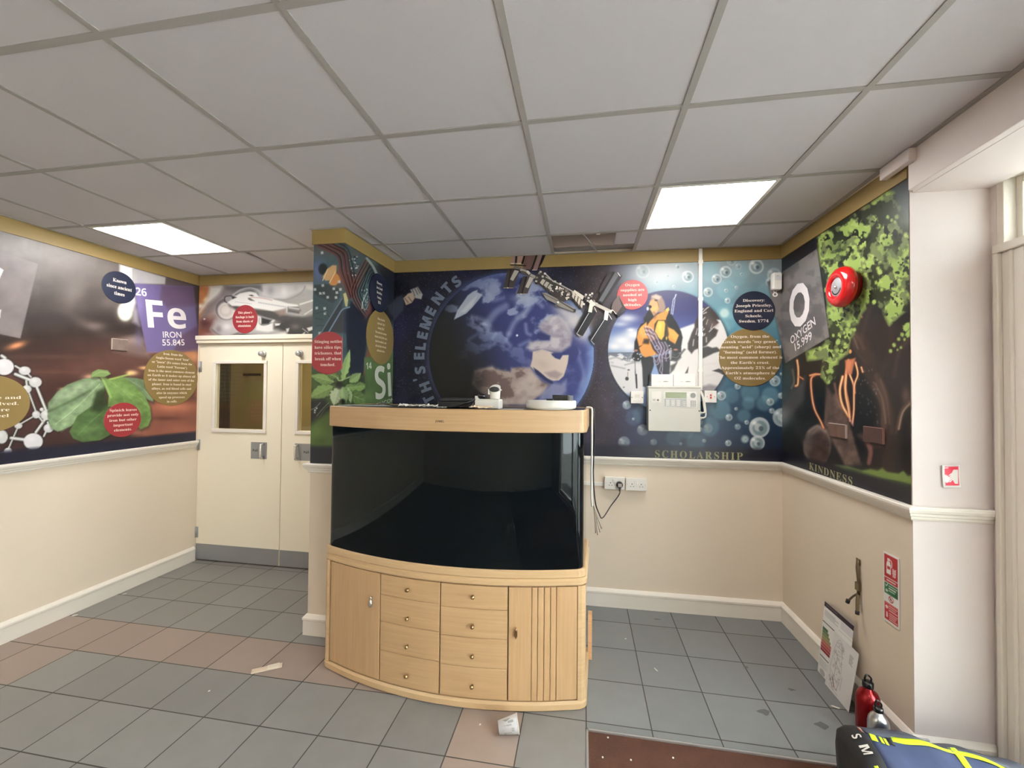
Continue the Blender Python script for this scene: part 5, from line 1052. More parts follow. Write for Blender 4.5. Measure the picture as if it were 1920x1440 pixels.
def door(u0, u1, hu, hz, flutes=()):
    mb = MB()
    es = [u0]+[f for f in flutes]+[u1]
    for k in range(len(es)-1): bow_panel(mb, es[k]+(.0012 if k else 0), es[k+1]-(.0012 if k < len(es)-2 else 0), .052, .613, .030, .022, n=max(2, int((es[k+1]-es[k])/.03)))
    d = mb.build('door', M_beech_v, cab)
    hb = MB(); P = AT @ Vector((hu, arcv(hu)+.008, hz)); L_ = P
    if flutes: hb.rings([[tuple(L_+Vector((a*math.cos(q)*.9, b_-.001 if False else -.012+math.sin(q)*.008, c_))) for q in [2*PI*i/10 for i in range(10)]] for a, b_, c_ in ((.002,0,.028),(.006,0,.018),(.009,0,0),(.007,0,-.014),(.002,0,-.024))])
    else:
        hb.rings([[tuple(L_+Vector((a*math.cos(q), -.012+a*.8*math.sin(q), c_))) for q in [2*PI*i/12 for i in range(12)]] for a, c_ in ((.003,.020),(.006,.010),(.010,-.004),(.011,-.016),(.006,-.024),(.001,-.027))]); hb.lathe([(.005,0),(.005,.012),(.007,.015),(.001,.018)], Matrix.Translation(L_+Vector((.002,0,.026))) @ Matrix.Rotation(PI/2, 4, 'X'), n=12)
    hb.tube([tuple(L_+Vector((0,.0,.008))), tuple(L_+Vector((0,-.012,.008)))], .004)
    hb.build('handle', M_chrome if not flutes else M_brass, d)
door(-.697, -.3395, -.392, .455)
door(.3640, .701, .403, .391, (.477,.506,.537,.568,.597))
for (u0, u1, ku, zs, ks) in ((-.3345, .0102, -.164, (.052,.215,.365,.505,.613), (.121,.272,.415,.562)), (.0158, .3582, .188, (.052,.206,.352,.496,.613), (.120,.269,.416,.563))):
    for k in range(4):
        mb = MB(); bow_panel(mb, u0, u1, zs[k]+.0006, zs[k+1]-.0006, .030, .022, n=12); d = mb.build('drawer', M_beech, cab)
        kb = MB(); P = AT @ Vector((ku, arcv(ku)+.008, ks[k])); kb.lathe([(.004,0),(.004,.010),(.009,.014),(.0105,.020),(.008,.025),(.001,.027)], Matrix.Translation(P) @ Matrix.Rotation(math.radians(-2.3), 4, 'Z') @ Matrix.Rotation(PI/2, 4, 'X'), n=16); kb.build('knob', M_brass, d)
for sgn in (-1, 1):
    P = [(sgn*.703, arcv(.703)+.030), (sgn*.703, arcv(.703)+.004), (sgn*.722, arcv(.722)+.002), (sgn*.738, arcv(.738)+.012), (sgn*.741, arcv(.741)+.03), (sgn*.741, .06)]
    if sgn < 0: P = P[::-1]
    o_ = [AT @ Vector((u, v, 0)) for u, v in P]; mb = MB(); mb.prism([(p.x, p.y, .046) for p in o_], [(p.x, p.y, .617) for p in o_]); mb.build('corner_post', M_beech_l, cab)
mb = MB(); q0 = AT @ Vector((.762, .452, 0)); 
for z0, z1 in ((.001,.10),(.102,.27)): mb.box((.7425, .40, z0), (.766, .44, z1), 0, AT)
mb.build('side_block', wood_mat('bare_wood', rgb(196,150,108), rgb(206,162,120), .6), cab)

tank = empty('aquarium', tuple(AT @ Vector((0, .15, .656))), 'large black bow-fronted aquarium with beech trim standing on the cabinet', 'aquarium')
mb = MB(); bow_solid(mb, .656, .700, .757, .138, .449, .05, ch=.006); mb.build('base_frame', M_beech_l, tank)
mb = MB(); og = bow_outline(.750, .136, .442, .055, .006, 90)
mb.rings([[tuple(AT @ Vector((u, v, z))) for u, v in og] for z in (.700, 1.386)], 0, True, False, False)
for z in (.700, 1.386): mb.add([tuple(AT @ Vector((u, v, z))) for u, v in og], [tuple(range(len(og)))], 0, False)
mb.build('tank', M_tank, tank)
mb = MB(); bow_solid(mb, 1.386, 1.501, .757, .138, .449, .05, ch=.003, open_top=True)
o0 = bow_outline(.757,.138,.449,.05,.003); o1 = bow_outline(.757,.138,.449,.05,.016)
R_ = lambda o, z: [tuple(AT @ Vector((u, v, z))) for u, v in o]
mb.rings([R_(o0,1.501), R_(o1,1.501), R_(o1,1.490)], 0, False, False, False)
hood = mb.build('hood', M_beech, tank)
mb = MB(); mb.rings([R_(bow_outline(.757,.138,.449,.05,.0165),1.490), R_(bow_outline(.757,.138,.449,.05,.0165),1.4985)], 0, False); mb.build('lid', M_lid, tank)
mb = MB(); ub = -.725+.72+.02; 
put_text(mb, AT @ Matrix.Translation((.003, arcv(.0)-.0008, 1.4375)) @ Matrix.Rotation(PI/2, 4, 'X'), 'JUWEL', 0, 0, h=.0105, st='bold', mi=0)
lg = mb.build('badge', mat('badge_ink', rgb(70,46,20), .5), hood)

# ---- clutter on the aquarium lid; everything rests on the lid
ZL = 1.5015
def TL(x, y, z=0): return Vector((x, y, ZL+z))
t = empty('round_alarm_device', (-.165,2.20,ZL), 'white round flat device with clear plastic clip lying right on the aquarium lid', 'alarm device')
MB().lathe([(.108,0),(.126,.006),(.131,.014),(.131,.043),(.127,.047),(.02,.048),(.001,.048)], Matrix.Translation((-.165,2.20,ZL)), n=48).build('casing', M_plast, t)
mb = MB(); mb.box((-.155,2.16,ZL+.048),(-.065,2.21,ZL+.076)); mb.box((-.185,2.14,ZL+.048),(-.150,2.17,ZL+.056)); mb.build('terminal_block', M_dark, t, bevel=.003)
M_clip = mat('clear_plastic', (.8,.8,.8), .1, trans=.8)
mb = MB(); mb.box((-.075,2.125,ZL+.048),(-.048,2.16,ZL+.075)); mb.build('clear_clip', M_clip, t)
t = empty('white_box', (-.50,2.18,ZL), 'small white plastic box in the middle of the aquarium lid', 'box')
mb = MB(); mb.box((-.565,2.15,ZL),(-.433,2.25,ZL+.046)); mb.build('body', M_plast, t, bevel=.004); mb = MB(); mb.box((-.562,2.148,ZL+.046),(-.436,2.247,ZL+.050)); mb.build('lid', M_plast, t, bevel=.002)
t = empty('security_camera', (-.467,2.19,ZL+.0505), 'small white camera with slanted black face standing on the white box', 'camera')
mb = MB(); mb.lathe([(.024,0),(.027,.004),(.028,.03),(.030,.045)], Matrix.Translation((-.465,2.195,ZL+.0505)), n=28)
mb.rings([[(-.465+.030*math.cos(2*PI*k/28), 2.195+.030*math.sin(2*PI*k/28), ZL+.0505+.045+.014*q+(.020*q*math.sin(2*PI*k/28))+(0)) for k in range(28)] for q in (0,.5,1)], cap0=False)
mb.build('body', M_plast, t)
mb = MB(); mb.rings([[(-.463+a*.027*math.cos(2*PI*k/24), 2.163+.02*b_, ZL+.0505+.052+.014*a*math.sin(2*PI*k/24)) for k in range(24)] for a, b_ in ((1,.3),(1,0),(.7,-.1))]); mb.build('lens_window', M_dark, t)
mb = MB(); mb.box((-.497,2.165,ZL+.096),(-.432,2.215,ZL+.104)); mb.box((-.497,2.165,ZL+.075),(-.490,2.21,ZL+.10)); mb.build('bracket', M_plast, t, bevel=.002)
t = empty('network_box', (-.68,2.21,ZL), 'flat black electronic box with leads on the aquarium lid beside the white box', 'box')
mb = MB(); mb.box((-.775,2.16,ZL),(-.572,2.27,ZL+.036)); mb.build('body', M_dark, t, bevel=.006); mb = MB(); mb.box((-.765,2.163,ZL+.036),(-.585,2.26,ZL+.054)); mb.build('upper_shell', mat('matt_black', rgb(30,30,32), .6), t, bevel=.005)
mb = MB(); mb.tube(catmull([(-.70,2.155,ZL+.006),(-.66,2.150,ZL+.010),(-.61,2.148,ZL+.030),(-.57,2.17,ZL+.046)],6), .0035); mb.build('lead', M_dark, t)
t = empty('black_plug', (-.545,2.17,ZL+.0505), 'small black plug with white end lying on the white box', 'plug')
mb = MB(); mb.tube([(-.555,2.19,ZL+.065),(-.538,2.188,ZL+.066),(-.515,2.186,ZL+.066)], [.011,.014,.009], n=12); mb.build('plug_body', M_dark, t); mb = MB(); mb.box((-.572,2.182,ZL+.0508),(-.552,2.198,ZL+.0665)); mb.build('white_end', M_plast, t)
M_paper = mat('paper', rgb(226,222,214), .8); M_paper2 = mat('brown_paper', rgb(214,192,160), .8)
def crumple(name, x0, x1, y0, y1, h, m, label, seed, rot=0.0, z0=None, nx=14, ny=6):
    r = random.Random(seed); z0 = ZL if z0 is None else z0; rows = []; cx, cy = (x0+x1)/2, (y0+y1)/2
    H = [[max(0.0, (.25+.75*vnoise(np.array([i*.55+seed]), np.array([j*.7+seed*.3]))[0])*h*(0.3+.7*abs(math.sin(i*1.1+j*.8+seed)))) for j in range(ny+1)] for i in range(nx+1)]
    vs = []; fs = []
    for i in range(nx+1):
        for j in range(ny+1):
            x = x0+(x1-x0)*i/nx+r.uniform(-1,1)*(x1-x0)*.02; y = y0+(y1-y0)*j/ny+r.uniform(-1,1)*(y1-y0)*.05
            a, b = x-cx, y-cy; vs.append((cx+a*math.cos(rot)-b*math.sin(rot), cy+a*math.sin(rot)+b*math.cos(rot), z0+.0016+H[i][j]))
    for i in range(nx):
        for j in range(ny): k = i*(ny+1)+j; fs.append((k, k+1, k+ny+2, k+ny+1))
    mb = MB(); mb.add(vs, fs, 0, False); o = mb.build(name, m); md = o.modifiers.new('thick', 'SOLIDIFY'); md.thickness = .0008
    return o
tag(crumple('paper_scrap', -.965,-.765,2.085,2.135,.026,M_paper,'',3), 'long crumpled white paper scrap at the front left of the aquarium lid', 'paper')
tag(crumple('paper_scrap', -.755,-.705,2.085,2.115,.012,M_paper,'',5,nx=6,ny=4), 'small torn white paper piece between the long scrap and the crumpled beige paper', 'paper')
tag(crumple('beige_paper', -.575,-.455,2.075,2.125,.022,M_paper2,'',8,nx=9,ny=5), 'crumpled beige paper in front of the white box on the aquarium lid', 'paper')
mb = MB(); mb.box((-.43,2.10,ZL),(-.30,2.20,ZL+.0012)); tag(mb.build('grey_card', mat('grey_card', rgb(170,170,172), .6)), 'flat grey card between the white box and the round white device', 'card')
mb = MB(); mb.box((-1.43,2.27,ZL),(-1.09,2.36,ZL+.003)); tag(mb.build('plastic_sheet', mat('clear_sheet', rgb(196,200,200), .2)), 'thin pale plastic sheet lying at the left end of the aquarium lid', 'sheet')
mb = MB(); mb.tube(catmull([(-1.20,2.32,ZL+.010),(-1.15,2.27,ZL+.018),(-1.08,2.24,ZL+.007),(-1.0,2.22,ZL+.006),(-.93,2.24,ZL+.018),(-.86,2.25,ZL+.010),(-.785,2.22,ZL+.008)],6), .0035); tag(mb.build('black_lead', M_dark), 'thin black lead looping over the left part of the aquarium lid', 'cable')

# cables at the right side of the aquarium
xr = .060
mb = MB(); mb.tube(catmull([(.0635,2.47,1.50),(.0655,2.47,1.45),(.068,2.50,1.30),(.064,2.52,1.12),(.075,2.54,.95),(.10,2.60,.86),(.13,2.75,.79),(.20,3.02,.80),(.265,3.135,.855),(.272,3.175,.895)],8), .0038)
tag(mb.build('power_cable', M_dark), 'black power cable hanging from the aquarium and looping to the wall socket', 'cable')
t = empty('fibre_cable', (.064,2.30,.9), 'white cable with frayed grey ends hanging down the right side of the aquarium', 'cable')
mb = MB(); mb.tube(catmull([(.020,2.36,1.508),(.040,2.355,1.508),(.0505,2.345,1.494),(.0500,2.34,1.40),(.0500,2.335,1.30),(.0495,2.33,1.15),(.0495,2.33,1.03),(.0535,2.33,.97)],6), .0055); mb.build('sheath', M_plast, t)
for k, (dx, dz) in enumerate(((.030,.145),(.018,.160),(.008,.150),(.040,.125))):
    mb = MB(); mb.tube(catmull([(.0605,2.33,.975),(.064+dx*.3,2.335,.93),(.066+dx,2.34,.975-dz)],5), [.0035]*11, n=6); mb.build('strand', mat('grey_strand', rgb(140,128,112), .7), t)

# ---------------------------------------------------------------- things on the back wall
SB = lambda x: (x+1.53)/2.925*BW.L
def socket(x0, x1, z0, z1, label):
    t = empty('double_socket', tuple(BW.pt((SB(x0)+SB(x1))/2, z0, 0)), label, 'socket', 'double sockets on the back wall'); a, b = SB(x0), SB(x1)
    mb = MB(); BW.box(mb, a+.002, b-.002, z0+.002, z1-.002, .0, .024); BW.box(mb, a, b, z0, z1, .024, .034); mb.build('face_plate', M_plast, t, bevel=.002)
    for q in (.30, .74):
        c_ = a+(b-a)*q; mb = MB(); BW.box(mb, c_-.003, c_+.003, z1-.046, z1-.038, .0335, .0345); BW.box(mb, c_-.013, c_-.006, z1-.062, z1-.058, .0335, .0345); BW.box(mb, c_+.006, c_+.013, z1-.062, z1-.058, .0335, .0345); mb.build('socket_holes', M_ink, t)
    for q in (.44, .52):
        c_ = a+(b-a)*q; mb = MB(); BW.box(mb, c_-.0045, c_+.0045, z1-.038, z1-.014, .034, .040); mb.build('rocker', M_plast, t, bevel=.0015)
    for q in (.07, .95):
        c_ = a+(b-a)*q; mb = MB(); mb.lathe([(.003,0),(.003,.001),(.001,.0012)], BW.M(c_, z1-.044, .0335), n=10); mb.build('screw', M_steel, t)
socket(.162, .308, .875, .965, 'white double wall socket with a black plug in its right outlet')
socket(.316, .464, .872, .962, 'empty white double wall socket to the right of the plugged one')
t = empty('plug', tuple(BW.pt(SB(.272), .905, .034)), 'black plug with clear front pushed into the left double socket', 'plug')
mb = MB(); c_ = SB(.270); mb.rings([[tuple(BW.pt(c_+w*math.cos(2*PI*k/20), .913+h*math.sin(2*PI*k/20), d)) for k in range(20)] for w, h, d in ((.024,.024,.0342),(.025,.025,.046),(.020,.021,.064),(.013,.014,.068))]); mb.build('plug_body', M_dark, t)
mb = MB(); BW.box(mb, c_-.013, c_+.014, .902, .926, .066, .070); mb.build('clear_front', mat('grey_window', rgb(180,172,160), .3), t)
mb = MB(); mb.tube([tuple(BW.pt(c_, .895, .055)), tuple(BW.pt(c_+.001, .876, .055)), tuple(BW.pt(c_-.002,.868,.054))], [.009,.006,.005]); mb.build('cord_grip', M_dark, t)
mb = MB(); BW.box(mb, SB(-.2), SB(.1615), .893, .918, 0, .016); tag(mb.build('cable_trunking', M_plast, bevel=.002), 'short white horizontal cable trunking running from the left socket behind the aquarium', 'trunking')

t = empty('fire_alarm_panel', tuple(BW.pt(SB(.643), 1.318, 0)), 'pale grey fire alarm control panel with keypad and small display on the back wall', 'alarm panel')
a, b, z0, z1 = SB(.466), SB(.823), 1.318, 1.632
M_panel = mat('grey_enclosure', rgb(208,206,196), .45, bump=.1, bscale=400)
mb = MB(); BW.box(mb, a, b, z0, z1, .002, .085); BW.box(mb, a-.003, b+.003, z1-.004, z1+.010, .002, .088); mb.build('enclosure', M_panel, t, bevel=.003)
mb = MB(); BW.box(mb, a+.108, b-.026, z1-.140, z1-.028, .085, .0865); kp = mb.build('keypad', mat('keypad_sheet', rgb(226,224,218), .5), t)
mb = MB(); BW.box(mb, a+.118, a+.262, z1-.075, z1-.034, .0865, .0875); mb.build('display', mat('lcd_green', rgb(126,134,98), .25), kp)
mb = MB(); BW.box(mb, a+.110, a+.262, z1-.136, z1-.080, .0863, .0868); mb.build('button_field', mat('grey_field', rgb(176,178,178), .5), kp)
mb = MB()
for i in range(3):
    for j in range(4): BW.box(mb, a+.122+.036*i, a+.145+.036*i, z1-.096-.0115*j, z1-.088-.0115*j, .0868, .0880)
for j in range(3): BW.box(mb, a+.236, a+.256, z1-.104-.0125*j, z1-.100-.0125*j, .0868, .0876)
mb.build('soft_keys', M_plast, kp)
mb = MB()
for i in range(3):
    for j in range(4): BW.box(mb, b-.068+.013*i, b-.060+.013*i, z1-.100-.0115*j, z1-.092-.0115*j, .0866, .0882)
mb.build('number_keys', mat('grey_keys', rgb(150,152,150), .5), kp)
mb = MB(); M_ = BW.M(b-.052, z1-.055, .0866); mb.lathe([(.019,0),(.019,.0008),(.017,.0008),(.017,0)], M_, n=24)
for k in range(4): mb.box((-.003,.007,0),(.003,.013,.001), 0, M_ @ Matrix.Rotation(k*PI/2, 4, 'Z'))
mb.build('navigation_keys', mat('grey_keys_light', rgb(190,190,186), .5), kp)
mb = MB(); BW.box(mb, a+.022, a+.088, z1-.108, z1-.028, .085, .0860); mb.build('instruction_label', M_plast, t)
mb = MB(); mb.lathe([(.006,0),(.006,.006),(.001,.007)], BW.M(a+.066, z1-.090, .0860), n=12)
for k in range(2): BW.box(mb, a+.030, a+.048, z1-.087-.009*k, z1-.084-.009*k, .0860, .0864)
mb.build('key_switch', M_grey_ink, t)
for q in (a+.012, b-.010): mb = MB(); mb.lathe([(.0045,0),(.0045,.001),(.001,.0015)], BW.M(q, z1-.165, .085), n=10); mb.build('screw', M_ink, t)
for k, (x0, x1, lb) in enumerate(((.491,.643,'left of two small white boxes on top of the fire alarm panel'), (.645,.796,'right of two small white boxes on top of the fire alarm panel'))):
    t = empty('interface_box', tuple(BW.pt(SB((x0+x1)/2), 1.6425, 0)), lb, 'box', 'interface boxes above the alarm panel')
    mb = MB(); BW.box(mb, SB(x0), SB(x1), 1.6425, 1.728, .002, .055); mb.build('body', M_plast, t, bevel=.003)
    mb = MB(); M_ = BW.M(SB(x0)+.100, 1.676, .0553); mb.rings([[tuple(M_ @ Vector((.020*q*math.cos(2*PI*i/16), .003*q*math.sin(2*PI*i/16), 0))) for i in range(16)] for q in (1,.6)], cap0=False)
    mb.box((-.055,-.001,0),(-.03,.0005,.0004),0,M_); mb.build('marking', M_grey_ink, t)
def plate(name, x0, x1, z0, z1, label, cat, parts):
    t = empty(name, tuple(BW.pt(SB((x0+x1)/2), z0, 0)), label, cat)
    mb = MB(); BW.box(mb, SB(x0), SB(x1), z0, z1, .002, .030); mb.build('face_plate', M_plast, t, bevel=.0025); parts(t, SB(x0), SB(x1), z0, z1)
def p1_(t, a, b, z0, z1):
    for q in (a+.008, b-.008): mb = MB(); mb.lathe([(.0035,0),(.0035,.001),(.001,.0015)], BW.M(q, (z0+z1)/2, .030), n=10); mb.build('screw', M_ink, t)
    mb = MB(); BW.box(mb, (a+b)/2-.018, (a+b)/2+.018, (z0+z1)/2-.002, (z0+z1)/2+.022, .030, .031); BW.box(mb, a+.016, b-.016, z0+.014, z0+.020, .030, .0305); mb.build('fuse_cover', mat('ivory_plastic', rgb(216,208,198), .5), t)
def p2_(t, a, b, z0, z1):
    M_r = mat('red_mark', rgb(190,30,34), .5)
    mb = MB(); c_ = (a+b)/2; BW.box(mb, c_-.005, c_+.006, (z0+z1)/2+.006, (z0+z1)/2+.016, .030, .034); BW.box(mb, c_-.005, c_+.006, (z0+z1)/2-.014, (z0+z1)/2-.001, .030, .034); mb.build('red_switch', M_r, t)
    for q in (a+.016, b-.016): mb = MB(); mb.lathe([(.003,0),(.003,.001),(.001,.0015)], BW.M(q, (z0+z1)/2, .030), n=10); mb.build('screw', M_r, t)
plate('fused_spur', .350, .440, 1.514, 1.602, 'white square fused outlet plate on the left of the fire alarm panel', 'wall switch', p1_)
plate('key_isolator', .866, .948, 1.526, 1.612, 'white square plate with red marks on the right of the fire alarm panel', 'wall switch', p2_)
t = empty('cable_trunking', tuple(BW.pt(SB(.833), 1.64, 0)), 'white vertical cable trunking dropping from the ceiling to the fire alarm panel', 'trunking')
mb = MB(); c_ = SB(.8405); BW.box(mb, c_-.0125, c_+.0125, 1.615, 2.648, .002, .024); mb.build('trunk', M_plast, t, bevel=.002)
for z in (1.76, 2.02, 2.28, 2.55): mb = MB(); BW.box(mb, c_-.016, c_+.016, z-.012, z+.012, .002, .026); mb.build('joint_cover', M_plast, t)
for dx, zz, e in ((.000,1.455,.034),(.008,1.418,.044)):
    mb = MB(); mb.tube(catmull([tuple(BW.pt(c_-.006+dx, 1.61, .020)), tuple(BW.pt(c_+.012+dx, 1.56, .028)), tuple(BW.pt(c_+e-.016, 1.50, .034)), tuple(BW.pt(c_+e-.012, zz+.02, .036)), tuple(BW.pt(c_+.020, zz, .038)), tuple(BW.pt(b-.0, zz-.004, .040))],6), .0055)
    mb.build('cable_tail', M_plast, t)
    mb = MB(); mb.lathe([(.010,0),(.010,.016),(.007,.020),(.001,.021)], Matrix.Translation(BW.pt(b+.0005, zz-.004, .040)) @ Matrix.Rotation(PI/2, 4, 'Y'), n=14); mb.build('cable_gland', M_plast, t)
t = empty('motion_sensor', tuple(BW.pt(SB(1.355), 2.327, 0)), 'small white motion sensor high in the right corner of the back wall', 'sensor')
mb = MB(); c_ = SB(1.350); W_ = .062
mb.rings([[tuple(BW.pt(c_+w*x, z0_+0, d)) for (x, d) in ((-.5,.003),(-.5,.030),(-.38,.044),(.38,.044),(.5,.030),(.5,.003))] for w, z0_ in ((.050,2.330),(.064,2.338),(.064,2.440),(.052,2.450))], smooth=False); mb.build('casing', M_plast, t, bevel=.002)
mb = MB(); BW.box(mb, c_-.018, c_+.018, 2.395, 2.428, .0435, .0455); mb.build('lens', mat('milky_lens', rgb(214,214,214), .2), t); mb = MB(); BW.box(mb, c_-.010, c_+.004, 2.424, 2.426, .0452, .0462); mb.build('indicator', M_grey_ink, t)

# ---------------------------------------------------------------- things on the right wall
t = empty('fire_bell', tuple(RW.pt(RW.hit(1596,536)[0], 2.17, 0)), 'round red fire alarm bell with grey centre disc on the leafy mural', 'fire bell')
s_, z_ = RW.hit(1600, 536); z_ = 2.165; Mb = RW.M(s_, z_, .002)
M_bred = mat('red_enamel', rgb(196,24,26), .16, coat=.6)
MB().lathe([(.078,0),(.078,.035),(.05,.036)], Mb, n=40).build('back_box', mat('dark_red', rgb(120,20,20), .4), t)
MB().lathe([(.060,.037),(.104,.037),(.108,.042),(.108,.058),(.101,.074),(.086,.086),(.070,.091),(.056,.088),(.050,.080),(.049,.074)], Mb, n=56, cap1=False).build('gong', M_bred, t)
d_ = MB().lathe([(.0495,.074),(.0495,.078),(.046,.0805),(.001,.0815)], Mb, n=40).build('centre_disc', mat('grey_disc', rgb(168,168,172), .35, .3), t)
MB().lathe([(.009,.081),(.009,.085),(.006,.089),(.001,.091)], Mb, n=20).build('screw', M_chrome, d_)
mb = MB()
for k in range(26):
    an = math.radians(200+k*5.6); mb.box((-.0014,.034,.0812),(.0014,.041,.0818), 0, Mb @ Matrix.Rotation(an-PI/2, 4, 'Z'))
mb.build('rim_lettering', M_ink, d_)
def blank(W, cu, cv, w, h, label, dcol, ecol):
    s_, z_ = W.hit(cu, cv); t = empty('blanking_plate', tuple(W.pt(s_, z_-h/2, 0)), label, 'wall plate', 'mural covered blanking plates')
    mb = MB(); W.box(mb, s_-w/2, s_+w/2, z_-h/2, z_+h/2, .0022, .012); mb.build('plate', mat('printed_plate', dcol, .5, vary=.35, vscale=25), t, bevel=.001)
    mb = MB(); W.box(mb, s_-w/2, s_+w/2, z_+h/2, z_+h/2+.002, .003, .0125); q = s_+w/2 if W is RW else s_-w/2-.002; W.box(mb, q, q+.002, z_-h/2, z_+h/2, .003, .0125); mb.build('pale_edge', mat('pale_edge', ecol, .6), t)  # lighter strips along the top edge and the nearer side edge
blank(RW, 1573, 807.5, .150, .072, 'brown mural covered blanking plate below the flames, the left one of two', rgb(104,78,68), rgb(190,176,170))
blank(RW, 1641, 816, .135, .074, 'brown mural covered blanking plate beside the tree roots, the right one of two', rgb(76,52,46), rgb(150,110,100))
blank(LW, 223, 646.5, .110, .086, 'mural covered blanking plate left of the purple plate on the left wall', rgb(104,88,80), rgb(206,190,176))

def sheet_mesh(name, w, h, fn, M, parent=None, th=.0015, step=.003, curl=0.0, m=None):
    """printed sheet: local x right, y up, z out; the print is painted in millimetres from its top left"""
    nx = max(2, int(w/step)); ny = max(2, int(h/step)); X, Y = np.meshgrid(np.linspace(0, w, nx+1), np.linspace(0, h, ny+1)); X = X.ravel(); Y = Y.ravel()
    c = Canvas(X*1000, (h-Y)*1000); c.C[:] = (226,224,220); fn(c)
    zc = curl*((X/w-.5)**2*4)*.5+curl*.4*np.sin(Y/h*3)
    V3 = [tuple(M @ Vector((float(x), float(y), float(th+z)))) for x, y, z in zip(X, Y, zc)]
    ii = np.arange((nx+1)*(ny+1)).reshape(ny+1, nx+1); q = np.stack([ii[:-1,:-1], ii[:-1,1:], ii[1:,1:], ii[1:,:-1]], -1).reshape(-1, 4)
    me = bpy.data.meshes.new(name); me.from_pydata(V3, [], [tuple(map(int, f)) for f in q]); c_attr(me, np.clip(lin(np.clip(c.C, 0, 255)), 0, .88), 'POINT'); me.materials.append(m or M_sheet)
    o = bpy.data.objects.new(name, me); COL.objects.link(o); md = o.modifiers.new('thick', 'SOLIDIFY'); md.thickness = th; md.offset = -1
    if parent is not None:
        o.parent = parent; o.matrix_parent_inverse = Matrix.LocRotScale(parent.location, parent.rotation_euler, None).inverted()
    return o
M_sheet = attr_mat('printed_sheet', .45, .4)
def flame_icon(c, x, y, s):
    for k in range(4): c.line([(x, y+s*k*.22), (x+s*.25, y-s*.12+s*k*.22), (x+s*.5, y+s*k*.22), (x+s*.8, y-s*.2+s*k*.22)], s*.11, (236,232,230), 1, .6)
def sign_ext(c):
    RD, GR, WH_ = (176,32,40), (34,104,62), (232,228,222)
    c.poly([(6,8),(89,8),(89,112),(6,112)], RD); c.poly([(24,38),(42,38),(46,50),(46,96),(20,96),(20,50)], WH_); c.poly([(26,22),(40,22),(40,36),(26,36)], WH_); c.line([(40,26),(52,34),(52,60)], 4, WH_); c.poly([(24,60),(42,60),(42,74),(24,74)], RD)
    flame_icon(c, 56, 66, 26); flame_icon(c, 58, 84, 22)
    c.poly([(6,116),(89,116),(89,136),(6,136)], RD); c.line([(22,126),(74,126)], 6, WH_, .9, .8, False)
    c.poly([(6,140),(89,140),(89,190),(6,190)], GR)
    for k in range(3): c.line([(34,150+11*k),(84-8*k,150+11*k)], 4.5, WH_, .85, .8, False)
    c.line([(12,150),(18,156),(26,144)], 3.5, WH_); c.ell(20,176,8,7,WH_,.8)
    c.ell(47,208,15,15,RD); c.ell(47,208,11,11,WH_); c.line([(38,198),(56,218)],3.5,RD); c.poly([(40,202),(50,202),(50,214),(42,214)],(60,60,60),.8)
    c.poly([(6,230),(89,230),(89,312),(6,312)], RD)
    for k in range(3): c.line([(34,243+10*k),(84-10*(k%2),243+10*k)], 4, WH_, .8, .8, False)
    c.line([(12,236),(84,236)],3,WH_,.6,.8,False); c.ell(20,252,9,8,WH_,.85); c.poly([(17,276),(24,276),(26,300),(15,300)], WH_, .9)
    for k in range(4): c.line([(36,276+9*k),(84-6*(k%3),276+9*k)], 4, WH_, .75, .8, False)
s0_, zt_ = RW.hit(1658, 1036); s1_, _ = RW.hit(1687, 1046); zb_ = RW.hit(1662, 1160)[1]
o = sheet_mesh('extinguisher_sign', .096, .322, sign_ext, RW.M(s0_, .852-.322, .001), th=.003); o.data.materials[0] = M_sheet
tag(o, 'tall white fire extinguisher sign with red and green panels on the right wall', 'sign')
def call_sign(c):
    c.poly([(8,6),(62,6),(62,88),(8,88)],(190,24,52)); c.line([(10,12),(20,11)],4,(240,236,234),.9,.7,False)
    c.poly([(8,40),(20,46),(28,56),(24,70),(14,76),(8,72)],(236,232,232),1,1.2)
    for k in range(4): c.line([(26,44+9*k),(36,36+8*k),(44,42+8*k),(54,32+9*k)],5,(238,234,234),1,.8)
t = empty('fire_action_sign', (1.563,2.094,1.20), 'small red and white fire sign curling off the white wall beside the mural', 'sign')
Ms = Matrix.Translation((1.530,2.086,1.198)) @ Matrix.Rotation(math.radians(4), 4, 'Z') @ Matrix.Rotation(math.radians(-2), 4, 'Y') @ Matrix.Rotation(PI/2, 4, 'X')
sheet_mesh('sign_plate', .068, .095, call_sign, Ms, t, th=.002, curl=-.006)
mb = MB(); RC.box(mb, .130, .165, 1.215, 1.275, .004, .0115); mb.build('adhesive_pad', M_plast, t)

